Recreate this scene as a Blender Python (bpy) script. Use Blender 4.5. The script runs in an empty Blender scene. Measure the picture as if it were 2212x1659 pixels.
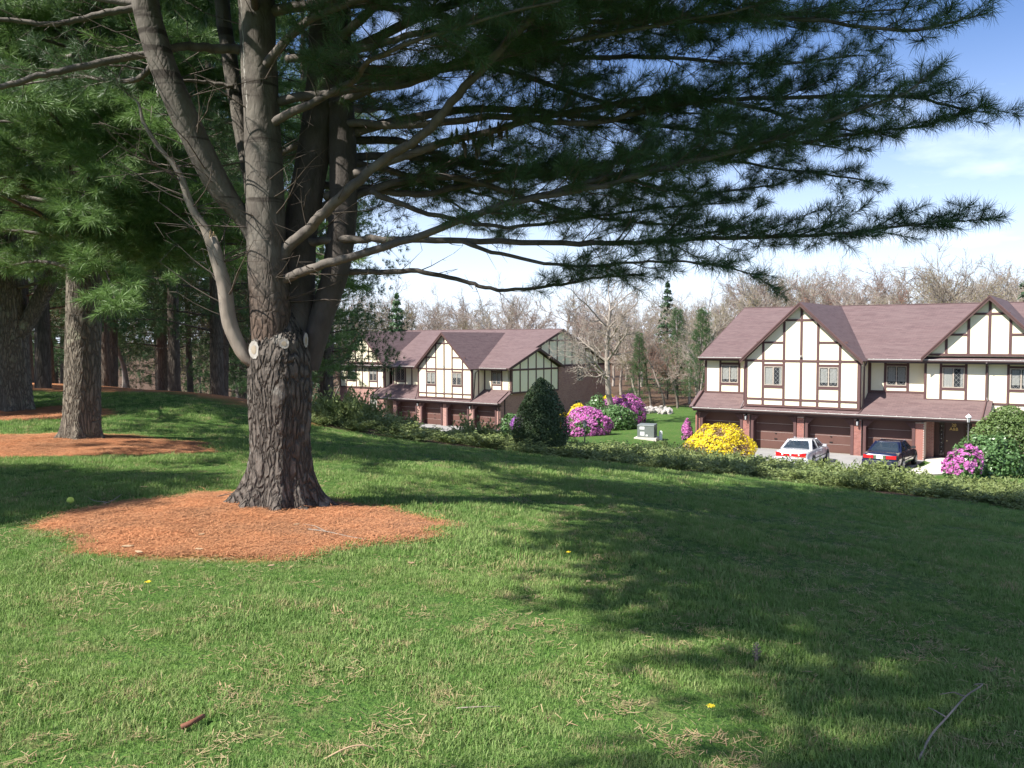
import bpy, math, random
import numpy as np
from mathutils import Vector, Matrix

# ------------------------------------------------------------------ camera, sky, sun
S = bpy.context.scene
F = 900.0; HZ = 340.0; PITCH = math.atan((384 - HZ) / F); EYE = 1.6
cam_d = bpy.data.cameras.new("camera"); cam = bpy.data.objects.new("camera", cam_d)
S.collection.objects.link(cam); S.camera = cam
cam.location = (0, 0, EYE); cam.rotation_euler = (math.pi / 2 - PITCH, 0, 0)
cam_d.sensor_width = 36; cam_d.lens = F / 1024 * 36; cam_d.clip_start = 0.05; cam_d.clip_end = 6000

SUN_EL = math.radians(47); SUN_H = Vector((-0.88, -0.47)).normalized()
sdir = Vector((SUN_H.x * math.cos(SUN_EL), SUN_H.y * math.cos(SUN_EL), math.sin(SUN_EL)))
sun_d = bpy.data.lights.new("sun", 'SUN'); sun = bpy.data.objects.new("sun", sun_d); S.collection.objects.link(sun)
sun_d.energy = 5.0; sun_d.angle = math.radians(0.5); sun_d.color = (1.0, 0.95, 0.87)
sun.rotation_euler = sdir.to_track_quat('Z', 'Y').to_euler()

W = bpy.data.worlds.new("World"); S.world = W; W.use_nodes = True
wn = W.node_tree.nodes; wl = W.node_tree.links; wn.clear()
wo = wn.new('ShaderNodeOutputWorld'); bg = wn.new('ShaderNodeBackground'); bg.inputs[1].default_value = 0.052
sky = wn.new('ShaderNodeTexSky'); sky.sky_type = 'NISHITA'; sky.sun_disc = False
sky.sun_elevation = SUN_EL; sky.sun_rotation = math.atan2(SUN_H.x, SUN_H.y) % (2 * math.pi)
sky.air_density = 1.0; sky.dust_density = 0.6; sky.ozone_density = 3.0
tc = wn.new('ShaderNodeTexCoord'); sep = wn.new('ShaderNodeSeparateXYZ'); wl.new(tc.outputs['Generated'], sep.inputs[0])
def wmath(op, a, b=None, clamp=False):
    n = wn.new('ShaderNodeMath'); n.operation = op; n.use_clamp = clamp
    for i, v in enumerate((a, b)):
        if v is None: continue
        if isinstance(v, (int, float)): n.inputs[i].default_value = v
        else: wl.new(v, n.inputs[i])
    return n.outputs[0]
zc = wmath('ADD', wmath('MAXIMUM', sep.outputs[2], 0.0), 0.16)
cx = wmath('DIVIDE', sep.outputs[0], zc); cy = wmath('DIVIDE', sep.outputs[1], zc)
cmb = wn.new('ShaderNodeCombineXYZ'); wl.new(cx, cmb.inputs[0]); wl.new(cy, cmb.inputs[1])
cn = wn.new('ShaderNodeTexNoise'); cn.inputs['Scale'].default_value = 0.9; cn.inputs['Detail'].default_value = 9; cn.inputs['Roughness'].default_value = 0.55
wl.new(cmb.outputs[0], cn.inputs['Vector'])
cr = wn.new('ShaderNodeValToRGB'); cr.color_ramp.elements[0].position = 0.47; cr.color_ramp.elements[1].position = 0.72
wl.new(cn.outputs['Fac'], cr.inputs[0])
hazef = wmath('SUBTRACT', 1.0, wmath('MULTIPLY', wmath('MAXIMUM', sep.outputs[2], 0.0), 3.0), True)
hazef = wmath('POWER', hazef, 1.6)
cf = wmath('MAXIMUM', wmath('MULTIPLY', cr.outputs[0], 0.75), wmath('MULTIPLY', hazef, 0.75))
wmix = wn.new('ShaderNodeMix'); wmix.data_type = 'RGBA'
tint = wn.new('ShaderNodeMix'); tint.data_type = 'RGBA'; tint.blend_type = 'MULTIPLY'; tint.inputs[0].default_value = 1; wl.new(sky.outputs[0], tint.inputs[6]); tint.inputs[7].default_value = (1.08, 1.24, 1.58, 1)
wl.new(cf, wmix.inputs[0]); wl.new(tint.outputs[2], wmix.inputs[6]); wmix.inputs[7].default_value = (13.6, 14.8, 17.0, 1)
wl.new(wmix.outputs[2], bg.inputs[0]); wl.new(bg.outputs[0], wo.inputs[0])

S.view_settings.view_transform = 'Standard'; S.view_settings.look = 'None'
S.view_settings.gamma = 1; S.view_settings.exposure = 1.1
S.view_settings.use_curve_mapping = False
S.render.engine = 'CYCLES'
S.cycles.max_bounces = 6; S.cycles.diffuse_bounces = 3; S.cycles.transmission_bounces = 4; S.cycles.transparent_max_bounces = 8
S.cycles.use_denoising = True

# ------------------------------------------------------------------ helpers
CPI, SPI = math.cos(PITCH), math.sin(PITCH)
def at(px, py, Y):                                   # point at depth Y seen at photo position (1024 wide)
    x = px - 512; y = 384 - py
    d = Vector((x, F * CPI + y * SPI, -F * SPI + y * CPI))
    return Vector((0, 0, EYE)) + d * (Y / d.y)
K = 1024 / 2212.0
def a2(x, y, Y): return at(x * K, y * K, Y)

# value noise, vectorised
_rs = np.random.RandomState(7); _G = _rs.rand(64, 64, 64).astype(np.float32)
def vnoise(p):
    p = np.asarray(p, float); i = np.floor(p).astype(int); f = p - i; f = f * f * (3 - 2 * f); i &= 63; j = (i + 1) & 63
    x, y, z = f[:, 0], f[:, 1], f[:, 2]
    g = lambda a, b, c: _G[a, b, c]
    c00 = g(i[:,0], i[:,1], i[:,2]) * (1 - x) + g(j[:,0], i[:,1], i[:,2]) * x
    c10 = g(i[:,0], j[:,1], i[:,2]) * (1 - x) + g(j[:,0], j[:,1], i[:,2]) * x
    c01 = g(i[:,0], i[:,1], j[:,2]) * (1 - x) + g(j[:,0], i[:,1], j[:,2]) * x
    c11 = g(i[:,0], j[:,1], j[:,2]) * (1 - x) + g(j[:,0], j[:,1], j[:,2]) * x
    return (c00 * (1 - y) + c10 * y) * (1 - z) + (c01 * (1 - y) + c11 * y) * z
def fbm(p, o=4):
    p = np.asarray(p, float); s = 0; a = .5
    for k in range(o): s = s + a * vnoise(p * 2 ** k + 17.3 * k); a *= .5
    return s

def np_mesh(name, V, faces, smooth=False):
    """V: Nx3, faces: list of int arrays (M x k)"""
    me = bpy.data.meshes.new(name); V = np.asarray(V, np.float32)
    me.vertices.add(len(V)); me.vertices.foreach_set('co', V.ravel())
    faces = [np.asarray(f, np.int32) for f in faces if len(f)]
    tot = sum(f.size for f in faces); npoly = sum(len(f) for f in faces)
    me.loops.add(tot); me.loops.foreach_set('vertex_index', np.concatenate([f.ravel() for f in faces]))
    me.polygons.add(npoly)
    st = []; c = 0
    for f in faces:
        st.append(c + np.arange(len(f)) * f.shape[1]); c += f.size
    me.polygons.foreach_set('loop_start', np.concatenate(st).astype(np.int32))
    if smooth: me.polygons.foreach_set('use_smooth', np.ones(npoly, bool))
    me.update(calc_edges=True); me.validate()
    return me

class MB:
    def __init__(s): s.v = []; s.f = []
    def add(s, vs, fs):
        o = len(s.v); s.v += [tuple(v) for v in vs]; s.f += [tuple(i + o for i in f) for f in fs]; return s
    def box(s, x0, x1, y0, y1, z0, z1):
        x0, x1 = sorted((x0, x1)); y0, y1 = sorted((y0, y1)); z0, z1 = sorted((z0, z1))
        return s.add([(x0,y0,z0),(x1,y0,z0),(x1,y1,z0),(x0,y1,z0),(x0,y0,z1),(x1,y0,z1),(x1,y1,z1),(x0,y1,z1)],
                     [(0,3,2,1),(4,5,6,7),(0,1,5,4),(1,2,6,5),(2,3,7,6),(3,0,4,7)])
    def prism(s, bottom, top):
        n = len(bottom); return s.add(list(bottom) + list(top), [tuple(range(n))[::-1], tuple(range(n, 2*n))] + [(i, (i+1) % n, n + (i+1) % n, n + i) for i in range(n)])
    def beam(s, a, b, w, h, up=(0,0,1)):
        a = Vector(a); b = Vector(b); d = (b - a).normalized(); r = d.cross(Vector(up)).normalized(); u = r.cross(d)
        c = [(-w/2,-h/2),(w/2,-h/2),(w/2,h/2),(-w/2,h/2)]
        return s.prism([a + r*x + u*y for x, y in c], [b + r*x + u*y for x, y in c])
    def tube(s, pts, rs, n=8, cap=True):
        pts = [Vector(p) for p in pts]; N = len(pts)
        if isinstance(rs, (int, float)): rs = [rs] * N
        o = len(s.v); ref = None
        for i, p in enumerate(pts):
            t = (pts[min(i+1, N-1)] - pts[max(i-1, 0)]).normalized()
            if ref is None: ref = Vector((1,0,0)) if abs(t.x) < .8 else Vector((0,1,0))
            r = (ref - t * ref.dot(t)).normalized(); ref = r; u = t.cross(r)
            for k in range(n):
                a = 2 * math.pi * k / n; s.v.append(tuple(p + (r * math.cos(a) + u * math.sin(a)) * rs[i]))
        for i in range(N - 1):
            for k in range(n):
                s.f.append((o+i*n+k, o+i*n+(k+1) % n, o+(i+1)*n+(k+1) % n, o+(i+1)*n+k))
        if cap:
            s.f.append(tuple(o + k for k in range(n))[::-1]); s.f.append(tuple(o + (N-1)*n + k for k in range(n)))
        return s
    def lathe(s, prof, n=12, c=(0,0,0)):
        return s.tube([(c[0], c[1], c[2] + z) for r, z in prof], [max(r, 1e-4) for r, z in prof], n)
    def mesh(s, name, smooth=False):
        me = bpy.data.meshes.new(name); me.from_pydata(s.v, [], s.f); me.update()
        if smooth: me.polygons.foreach_set('use_smooth', [True] * len(me.polygons))
        return me

def link(name, me, m=None, parent=None, smooth=False, **props):
    if isinstance(me, MB): me = me.mesh(name, smooth)
    o = bpy.data.objects.new(name, me); S.collection.objects.link(o)
    if m is not None and len(me.materials) == 0: me.materials.append(m)
    if parent is not None: o.parent = parent
    for k, v in props.items(): o[k] = v
    return o
def thing(name, label, cat, loc=(0,0,0), rz=0.0, group=None, scale=None):
    o = bpy.data.objects.new(name, None); S.collection.objects.link(o); o.empty_display_size = .2
    o.location = loc; o.rotation_euler = (0, 0, rz); o['label'] = label; o['category'] = cat
    if group: o['group'] = group
    if scale: o.scale = (scale,)*3 if isinstance(scale, (int, float)) else scale
    return o
def dup(root, loc, rz, label=None, scale=None, group=None):
    def cp(o, par):
        c = o.copy(); S.collection.objects.link(c); c.parent = par
        for ch in kids[o]: cp(ch, c)
        return c
    kids = {}
    def collect(o):
        kids[o] = list(o.children)
        for ch in kids[o]: collect(ch)
    collect(root)
    r = cp(root, None); r.location = loc; r.rotation_euler = (0, 0, rz)
    if label: r['label'] = label
    if group: r['group'] = group
    if scale: r.scale = (scale,)*3 if isinstance(scale, (int, float)) else scale
    return r

# ------------------------------------------------------------------ materials
def new_mat(name):
    m = bpy.data.materials.new(name); m.use_nodes = True; nt = m.node_tree; b = nt.nodes['Principled BSDF']; return m, nt, b
def nd(nt, t, **kw):
    n = nt.nodes.new(t)
    for k, v in kw.items():
        if k.startswith('i_'): n.inputs[k[2:].replace('_', ' ')].default_value = v
        else: setattr(n, k, v)
    return n
def mixc(nt, fac, a, b):
    n = nt.nodes.new('ShaderNodeMix'); n.data_type = 'RGBA'
    for i, v in ((0, fac), (6, a), (7, b)):
        if isinstance(v, (int, float)): n.inputs[i].default_value = v
        elif isinstance(v, tuple): n.inputs[i].default_value = (*v[:3], 1)
        else: nt.links.new(v, n.inputs[i])
    return n.outputs[2]
def ramp(nt, src, p0, p1):
    n = nt.nodes.new('ShaderNodeMapRange'); n.inputs[1].default_value = p0; n.inputs[2].default_value = p1; nt.links.new(src, n.inputs[0]); return n.outputs[0]
def noise(nt, scale, detail=4, vec=None, rough=.6):
    n = nd(nt, 'ShaderNodeTexNoise', i_Scale=scale, i_Detail=detail, i_Roughness=rough)
    if vec is not None: nt.links.new(vec, n.inputs['Vector'])
    return n.outputs['Fac']
def bumpn(nt, b, h, strength=.4, dist=.02):
    n = nd(nt, 'ShaderNodeBump', i_Strength=strength, i_Distance=dist); nt.links.new(h, n.inputs['Height']); nt.links.new(n.outputs[0], b.inputs['Normal'])
def mapped(nt, scale=(1,1,1), kind='Object'):
    t = nd(nt, 'ShaderNodeTexCoord'); mp = nd(nt, 'ShaderNodeMapping'); mp.inputs['Scale'].default_value = scale
    nt.links.new(t.outputs[kind], mp.inputs[0]); return mp.outputs[0]
def simple(name, c1, c2=None, scale=6, rough=.7, bump=.0, metal=0, spec=None, mscale=(1,1,1), bd=.01, coat=0):
    m, nt, b = new_mat(name); b.inputs['Roughness'].default_value = rough; b.inputs['Metallic'].default_value = metal
    if coat: b.inputs['Coat Weight'].default_value = coat; b.inputs['Coat Roughness'].default_value = .05
    if spec is not None: b.inputs['Specular IOR Level'].default_value = spec
    c2 = c2 or tuple(x * .75 for x in c1); v = mapped(nt, mscale); n = noise(nt, scale, 5, v)
    nt.links.new(mixc(nt, ramp(nt, n, .3, .7), c1, c2), b.inputs['Base Color'])
    if bump: bumpn(nt, b, n, bump, bd)
    return m
def leafmat(name, c1, c2, scale=1.5, rough=.5, trans=.3, c3=None, s2=25):
    """leaves: colour varies by position and by clump; some light passes through"""
    m, nt, b = new_mat(name); b.inputs['Roughness'].default_value = rough
    g = nd(nt, 'ShaderNodeNewGeometry'); n = noise(nt, scale, 3, g.outputs['Position']); n2 = noise(nt, s2, 1, g.outputs['Position'])
    c = mixc(nt, ramp(nt, n, .35, .65), c1, c2)
    c = mixc(nt, ramp(nt, n2, .25, .75), c, c3 or tuple(x * 1.35 for x in c1))
    nt.links.new(c, b.inputs['Base Color'])
    tr = nd(nt, 'ShaderNodeBsdfTranslucent'); nt.links.new(c, tr.inputs[0])
    mx = nd(nt, 'ShaderNodeMixShader'); mx.inputs[0].default_value = trans
    out = nt.nodes['Material Output']; nt.links.new(b.outputs[0], mx.inputs[1]); nt.links.new(tr.outputs[0], mx.inputs[2]); nt.links.new(mx.outputs[0], out.inputs[0])
    return m
def bark(name, ridge, furrow, sc=14, stretch=.16, bump=.8, dist=.03, lichen=None):
    m, nt, b = new_mat(name); b.inputs['Roughness'].default_value = .9; b.inputs['Specular IOR Level'].default_value = .2
    v = mapped(nt, (1, 1, stretch)); n0 = nd(nt, 'ShaderNodeTexNoise', i_Scale=5.0, i_Detail=4.0); nt.links.new(v, n0.inputs[0])
    mx = nd(nt, 'ShaderNodeVectorMath', operation='MULTIPLY_ADD'); nt.links.new(n0.outputs['Color'], mx.inputs[0]); mx.inputs[1].default_value = (.25,.25,.25); nt.links.new(v, mx.inputs[2])
    vo = nd(nt, 'ShaderNodeTexVoronoi', i_Scale=float(sc), feature='DISTANCE_TO_EDGE'); nt.links.new(mx.outputs[0], vo.inputs['Vector'])
    e = ramp(nt, vo.outputs['Distance'], .0, .22); fine = noise(nt, 60, 5, v, .7)
    h = nd(nt, 'ShaderNodeMath', operation='MULTIPLY_ADD'); nt.links.new(fine, h.inputs[0]); h.inputs[1].default_value = .35; nt.links.new(e, h.inputs[2])
    c = mixc(nt, e, furrow, ridge); c = mixc(nt, ramp(nt, fine, .35, .7), tuple(x*.6 for x in ridge), c)
    if lichen: 
        l = noise(nt, 3.0, 3, mapped(nt)); c = mixc(nt, ramp(nt, l, .60, .72), c, tuple(.6*x + .4*y for x, y in zip(lichen, ridge)))
    nt.links.new(c, b.inputs['Base Color']); bumpn(nt, b, h.outputs[0], bump, dist)
    return m

M = {}
M['bark_main'] = bark('bark_main', (.17,.145,.125), (.018,.015,.013), 15, .30, 1.0, .035, (.34,.33,.30))
M['bark_smooth'] = simple('bark_smooth', (.15,.13,.11), (.06,.05,.045), 7, .85, .8, mscale=(1,1,.7), bd=.03)
def stem_bark():
    m = bark('bark_stem', (.16,.115,.09), (.03,.022,.02), 15, .45, .8, .02); nt = m.node_tree; b = nt.nodes['Principled BSDF']
    lk = b.inputs['Base Color'].links[0]; c0 = lk.from_socket; v = mapped(nt, (1,1,.7)); n = noise(nt, 7, 5, v); c1 = mixc(nt, ramp(nt, n, .3, .7), (.155,.14,.12), (.075,.064,.055))
    t = nd(nt, 'ShaderNodeTexCoord'); sx = nd(nt, 'ShaderNodeSeparateXYZ'); nt.links.new(t.outputs['Object'], sx.inputs[0]); ad = nd(nt, 'ShaderNodeMath', operation='MULTIPLY_ADD'); nt.links.new(noise(nt, 2.5, 4, t.outputs['Object']), ad.inputs[0]); ad.inputs[1].default_value = 1.8; nt.links.new(sx.outputs[2], ad.inputs[2])
    wv = noise(nt, 1.0, 4, mapped(nt, (.6,.6,9))); c1 = mixc(nt, ramp(nt, wv, .60, .66), c1, (.05,.042,.036))
    f = ramp(nt, ad.outputs[0], 2.75, 3.5); nt.links.new(mixc(nt, f, c0, c1), b.inputs['Base Color'])
    bp = b.inputs['Normal'].links[0].from_node; iv = nd(nt, 'ShaderNodeMath', operation='MULTIPLY_ADD'); nt.links.new(f, iv.inputs[0]); iv.inputs[1].default_value = -.6; iv.inputs[2].default_value = .8; nt.links.new(iv.outputs[0], bp.inputs['Strength']); return m
M['bark_stem'] = stem_bark()
M['bark_left'] = bark('bark_left', (.22,.19,.15), (.035,.03,.025), 18, .25, .9, .03, (.22,.25,.16))
M['bark_twig'] = simple('bark_twig', (.13,.105,.085), (.07,.055,.045), 9, .9)
M['dead_wood'] = simple('dead_wood', (.33,.28,.23), (.15,.125,.105), 7, .85, .5, mscale=(1,1,.4))
M['scar_wood'] = simple('scar_wood', (.50,.48,.44), (.26,.23,.20), 16, .85, .8)
M['scar_core'] = simple('scar_core', (.28,.22,.15), (.42,.36,.28), 14, .8, .5)
M['fresh_wood'] = simple('fresh_wood', (.75,.55,.32), (.55,.35,.18), 30, .8, .5)
M['needle'] = leafmat('needle', (.035,.075,.032), (.05,.11,.035), 1.2, .45, .25, (.075,.14,.045), 40)
M['needle_far'] = leafmat('needle_far', (.095,.18,.05), (.13,.225,.06), .7, .5, .3, (.17,.28,.08), 9)
M['dry_needle'] = simple('dry_needle', (.30,.12,.04), (.18,.08,.03), 30, .8)
M['roof'] = None

def roof_mat():
    m, nt, b = new_mat('roof_shingle'); b.inputs['Roughness'].default_value = .85
    t = nd(nt, 'ShaderNodeTexCoord'); br = nd(nt, 'ShaderNodeTexBrick', i_Scale=1.0); br.offset = .5
    br.inputs['Brick Width'].default_value = .32; br.inputs['Row Height'].default_value = .13; br.inputs['Mortar Size'].default_value = .006
    br.inputs['Color1'].default_value = (.135,.085,.083,1); br.inputs['Color2'].default_value = (.095,.058,.058,1); br.inputs['Mortar'].default_value = (.05,.03,.035,1); br.inputs['Bias'].default_value = -.1
    nt.links.new(t.outputs['UV'], br.inputs[0]); n = noise(nt, 1.1, 6, mapped(nt, (.55, .55, 7)), .7)
    c = mixc(nt, ramp(nt, n, .38, .66), br.outputs[0], (.155,.108,.104))
    c2 = mixc(nt, .62, br.outputs[0], c); nt.links.new(c2, b.inputs['Base Color'])
    bumpn(nt, b, br.outputs['Fac'], -.5, .02); return m
M['roof'] = roof_mat()
def brick_mat():
    m, nt, b = new_mat('brick_wall'); b.inputs['Roughness'].default_value = .9
    t = nd(nt, 'ShaderNodeTexCoord'); br = nd(nt, 'ShaderNodeTexBrick', i_Scale=1.0)
    br.inputs['Brick Width'].default_value = .21; br.inputs['Row Height'].default_value = .075; br.inputs['Mortar Size'].default_value = .007
    br.inputs['Color1'].default_value = (.36,.17,.135,1); br.inputs['Color2'].default_value = (.24,.10,.085,1); br.inputs['Mortar'].default_value = (.42,.36,.33,1)
    nt.links.new(t.outputs['UV'], br.inputs[0]); n = noise(nt, 1.3, 4, mapped(nt)); c = mixc(nt, ramp(nt, n, .4, .9), br.outputs[0], (.40,.24,.20))
    nt.links.new(c, b.inputs['Base Color']); bumpn(nt, b, br.outputs['Fac'], -.4, .01); return m
M['brick_wall'] = brick_mat()
def brick_single():
    m, nt, b = new_mat('single_brick'); b.inputs['Roughness'].default_value = .9
    oi = nd(nt, 'ShaderNodeObjectInfo'); g = nd(nt, 'ShaderNodeNewGeometry')
    n = noise(nt, 6, 2, g.outputs['Position']); c = mixc(nt, ramp(nt, oi.outputs['Random'], 0, 1), (.37,.16,.12), (.21,.085,.07)); c = mixc(nt, ramp(nt, n, .3, .8), c, (.33,.15,.13))
    nt.links.new(c, b.inputs['Base Color']); return m
M['brick'] = brick_single()
M['mortar'] = simple('mortar', (.62,.56,.52), (.50,.45,.41), 20, .95)
M['timber'] = simple('timber', (.105,.050,.048), (.085,.042,.040), 3, .7, .15)
M['fascia'] = simple('fascia', (.085,.045,.040), (.065,.034,.030), 3, .65)
M['gdoor'] = simple('garage_paint', (.125,.058,.046), (.105,.050,.040), 1.2, .55)
M['cream'] = simple('cream_stucco', (.84,.78,.58), (.81,.75,.55), 4, .9, .1, bd=.004)
M['gutter'] = simple('gutter_metal', (.10,.06,.06), (.08,.05,.05), 4, .35, spec=.6)
M['gutter_lip'] = simple('gutter_lip_metal', (.55,.54,.52), (.42,.40,.38), 8, .4)
M['wframe'] = simple('window_frame_paint', (.42,.36,.30), (.36,.31,.26), 5, .6)
M['lattice'] = simple('lattice_lead', (.34,.34,.33), (.28,.28,.27), 5, .5)
M['curtain'] = simple('curtain_cloth', (.74,.74,.68), (.52,.54,.50), 5, .95, mscale=(6,6,.3))
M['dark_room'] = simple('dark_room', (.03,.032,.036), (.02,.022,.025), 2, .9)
M['black_metal'] = simple('black_metal', (.02,.02,.02), (.03,.03,.03), 5, .45, metal=.3)
M['gold'] = simple('gold_letters', (.75,.55,.20), (.65,.47,.16), 5, .4)
M['concrete'] = simple('concrete', (.60,.56,.50), (.50,.46,.41), 3, .9, .2, bd=.005)
M['asphalt'] = simple('driveway_asphalt', (.30,.29,.28), (.23,.225,.22), .9, .9, .3, bd=.004)
M['brass'] = simple('brass', (.6,.5,.3), (.5,.4,.2), 5, .35, metal=.7)
M['doorwood'] = simple('entry_door_paint', (.055,.028,.024), (.045,.022,.02), 3, .5)
def glassmat(name, col, rough=.05, alpha=.35):
    m, nt, b = new_mat(name); b.inputs['Base Color'].default_value = (*col, 1); b.inputs['Roughness'].default_value = rough
    tr = nd(nt, 'ShaderNodeBsdfTransparent'); mx = nd(nt, 'ShaderNodeMixShader'); mx.inputs[0].default_value = alpha
    b.inputs['Specular IOR Level'].default_value = .8
    out = nt.nodes['Material Output']; nt.links.new(tr.outputs[0], mx.inputs[1]); nt.links.new(b.outputs[0], mx.inputs[2]); nt.links.new(mx.outputs[0], out.inputs[0]); return m
M['pane'] = glassmat('pane_glass', (.05,.06,.07), .04, .22)
M['lampglass'] = glassmat('lamp_glass', (.75,.76,.76), .2, .75)

# ------------------------------------------------------------------ terrain
CP = np.array([
 (0,0,0),(-3,5,0),(-8,8,0),(-12,14,0),(-2.4,8.7,0),(-7,14.7,0),(-11,20.6,0),(-20,10,.1),(-20,25,.2),(-14,30,.1),(-8.3,23.6,.25),(-5.5,21.5,-.12),
 (0,-8,.1),(10,-8,-.35),(-15,-8,.2),(5,3,-.33),(3,8,-.38),(.6,13,-.42),(0,17,-.68),(5,12,-.9),
 (-4.3,20,-.42),(1,20,-1.0),(5.9,18,-1.3),(9.1,16,-1.42),(14,13,-1.6),(20,9,-1.7),
 (11,24,-2.65),(14,32,-3.95),(17,39,-4.95),(8,24,-2.25),(20,20,-2.9),(28,25,-4.3),(28,38,-5.15),
 (1.3,25,-1.75),(2,32,-2.6),(3,40,-3.4),(4,50,-4.1),(-4,27,-1.2),(-5,40,-2.9),(-3,55,-4.7),(9.1,60,-4.9),(9,50,-4.5),(8,42,-4.1),
 (5,65,-5.3),(8,76,-5.4),(13,85,-5.2),(20,85,-5.2),(-10,32,-.7),(-9,42,-2.5),(-12,60,-4.9),(-18,45,-1.5),(-25,60,-3),(-30,35,-.1),
 (-6.5,86.7,-6.7),(-14,77,-6.6),(-2,74,-6.2),(-20,80,-6.5),(-8,105,-6.4),(20,105,-5.2),(35,70,-5.2),(40,45,-5.2),(17.5,54.3,-5.2),(28,47,-5.2),
 (-60,0,.5),(-70,60,-1),(-40,110,-5),(0,140,-5.5),(60,140,-5),(60,20,-3),(50,-20,-1.5),(0,-50,.5),(-50,-40,.5),(110,80,-5),(-110,110,-4)], float)
def _U(r): return np.where(r > 1e-9, r * r * np.log(np.maximum(r, 1e-9)), 0)
def _tps():
    P = CP[:, :2]; n = len(P); r = np.linalg.norm(P[:, None] - P[None], axis=2); A = np.zeros((n+3, n+3))
    A[:n, :n] = _U(r) + np.eye(n) * 2.0; A[:n, n] = 1; A[:n, n+1:] = P; A[n, :n] = 1; A[n+1:, :n] = P.T
    return np.linalg.solve(A, np.concatenate([CP[:, 2], np.zeros(3)]))
_w = _tps()
def house_uv(O, th, X, Y):
    ux, uy = math.cos(th), -math.sin(th); vx, vy = -math.sin(th), -math.cos(th)
    return (X-O[0])*ux + (Y-O[1])*uy, (X-O[0])*vx + (Y-O[1])*vy
RO, RTH = (17.4815, 54.3, -5.182), math.atan(F/1310.)
LO, LTH = (-6.5391, 86.7, -6.70), math.atan(F/1180.)
PADS = [(RO, RTH, -7.3, 20, -17, 11.5, -5.20), (LO, LTH, -16.5, 8, -20, 7.5, -6.74)]
def tz(X, Y):
    X = np.asarray(X, float); Y = np.asarray(Y, float); sh = X.shape; x = X.ravel(); y = Y.ravel()
    P = CP[:, :2]; n = len(P); z = np.full(len(x), _w[n]) + _w[n+1]*x + _w[n+2]*y
    for k in range(n): z += _w[k] * _U(np.hypot(x - P[k, 0], y - P[k, 1]))
    R = np.hypot(x, y - 30); t = np.clip((R - 100) / 50, 0, 1); t = t*t*(3-2*t); z = z*(1-t) + (-5.0)*t
    for O, th, u0, u1, v0, v1, zp in PADS:
        u, v = house_uv(O, th, x, y); d = np.hypot(np.maximum(np.maximum(u0-u, u-u1), 0), np.maximum(np.maximum(v0-v, v-v1), 0))
        t = np.clip(d / 5.0, 0, 1); t = t*t*(3-2*t); z = z*t + zp*(1-t)
    near = np.clip(1 - np.hypot(x, y-8) / 60, 0, 1)
    z += (fbm(np.stack([x*.7, y*.7, x*0], 1), 3) - .44) * .10 * near
    return z.reshape(sh)
def gz(x, y): return float(tz(np.array([x]), np.array([y]))[0])
def on(x, y, dz=0): return (x, y, gz(x, y) + dz)

TREE = (-2.30, 8.78)
BEDS = [(-2.38, 7.97, 1.50, 1.36), (-7.5, 13.6, 2.9, 1.75), (-11.8, 19.2, 3.3, 1.6)]
CREST = [(-4.3,20.4),(1,20),(5.9,18),(9.1,16),(14,13),(22,8.5)]
def crestY(x):
    return np.interp(x, [-30,-14,-9.5,-7,-4.3,1,5.9,9.1,14,22,40], [24.5,24,23.2,22,20.4,20,18,16,13,8.5,2])
def bed_mask(x, y):
    m = np.zeros_like(x); w = .34 * (fbm(np.stack([x*1.7, y*1.7, x*0+5], 1), 3) - .45)
    for cx, cy, rx, ry in BEDS:
        d = np.sqrt(((x-cx)/rx)**2 + ((y-cy)/ry)**2) + w*2; m = np.maximum(m, np.clip((1.04 - d) / .10, 0, 1))
    wd = (y - crestY(x)) + w*5; m = np.maximum(m, np.clip(wd / .6, 0, 1) * (x < -4.4) * (y < 45))
    return m
def soil_mask(x, y):
    s = np.clip((y - crestY(x) - .1) / .4, 0, 1) * (x > -4.6)
    far = np.interp(x, [-10, -5, 0, 4, 8.5, 13, 20, 32], [38, 38, 34, 38, 44, 37, 33, 30]) + 1.5
    s = s * np.clip((far - y) / .8, 0, 1)
    woods = np.clip((y - 78 - 0*x) / 4, 0, 1); lawnL = ((x > 1) & (x < 30) & (y < 92)); woods = woods * (~lawnL)
    w2 = np.clip((y-24)/1.5, 0, 1) * (x < -9)
    return np.maximum(np.maximum(s, woods), w2 * .9)

def grid_axis(lo, hi, near_lo, near_hi, step, grow=1.13):
    a = list(np.arange(near_lo, near_hi, step)); s = step
    while a[-1] < hi: s *= grow; a.append(a[-1] + s)
    s = step; b = [near_lo]
    while b[-1] > lo: s *= grow; b.append(b[-1] - s)
    return np.array(sorted(set(b[1:] + a)))
gx = grid_axis(-900, 900, -14, 24, .34, 1.10); gy = grid_axis(-300, 1500, 1, 62, .34, 1.10)
GX, GY = np.meshgrid(gx, gy); GZ = tz(GX, GY)
nx, ny = len(gx), len(gy); idx = np.arange(nx*ny).reshape(ny, nx)
gf = np.stack([idx[:-1,:-1], idx[:-1,1:], idx[1:,1:], idx[1:,:-1]], -1).reshape(-1, 4)
gme = np_mesh('ground', np.stack([GX, GY, GZ], -1).reshape(-1, 3), [gf], True)
x, y = GX.ravel(), GY.ravel()
for nm, val in (('straw', bed_mask(x, y)), ('soil', soil_mask(x, y))):
    a = gme.attributes.new(nm, 'FLOAT', 'POINT'); a.data.foreach_set('value', val.astype(np.float32))
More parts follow.
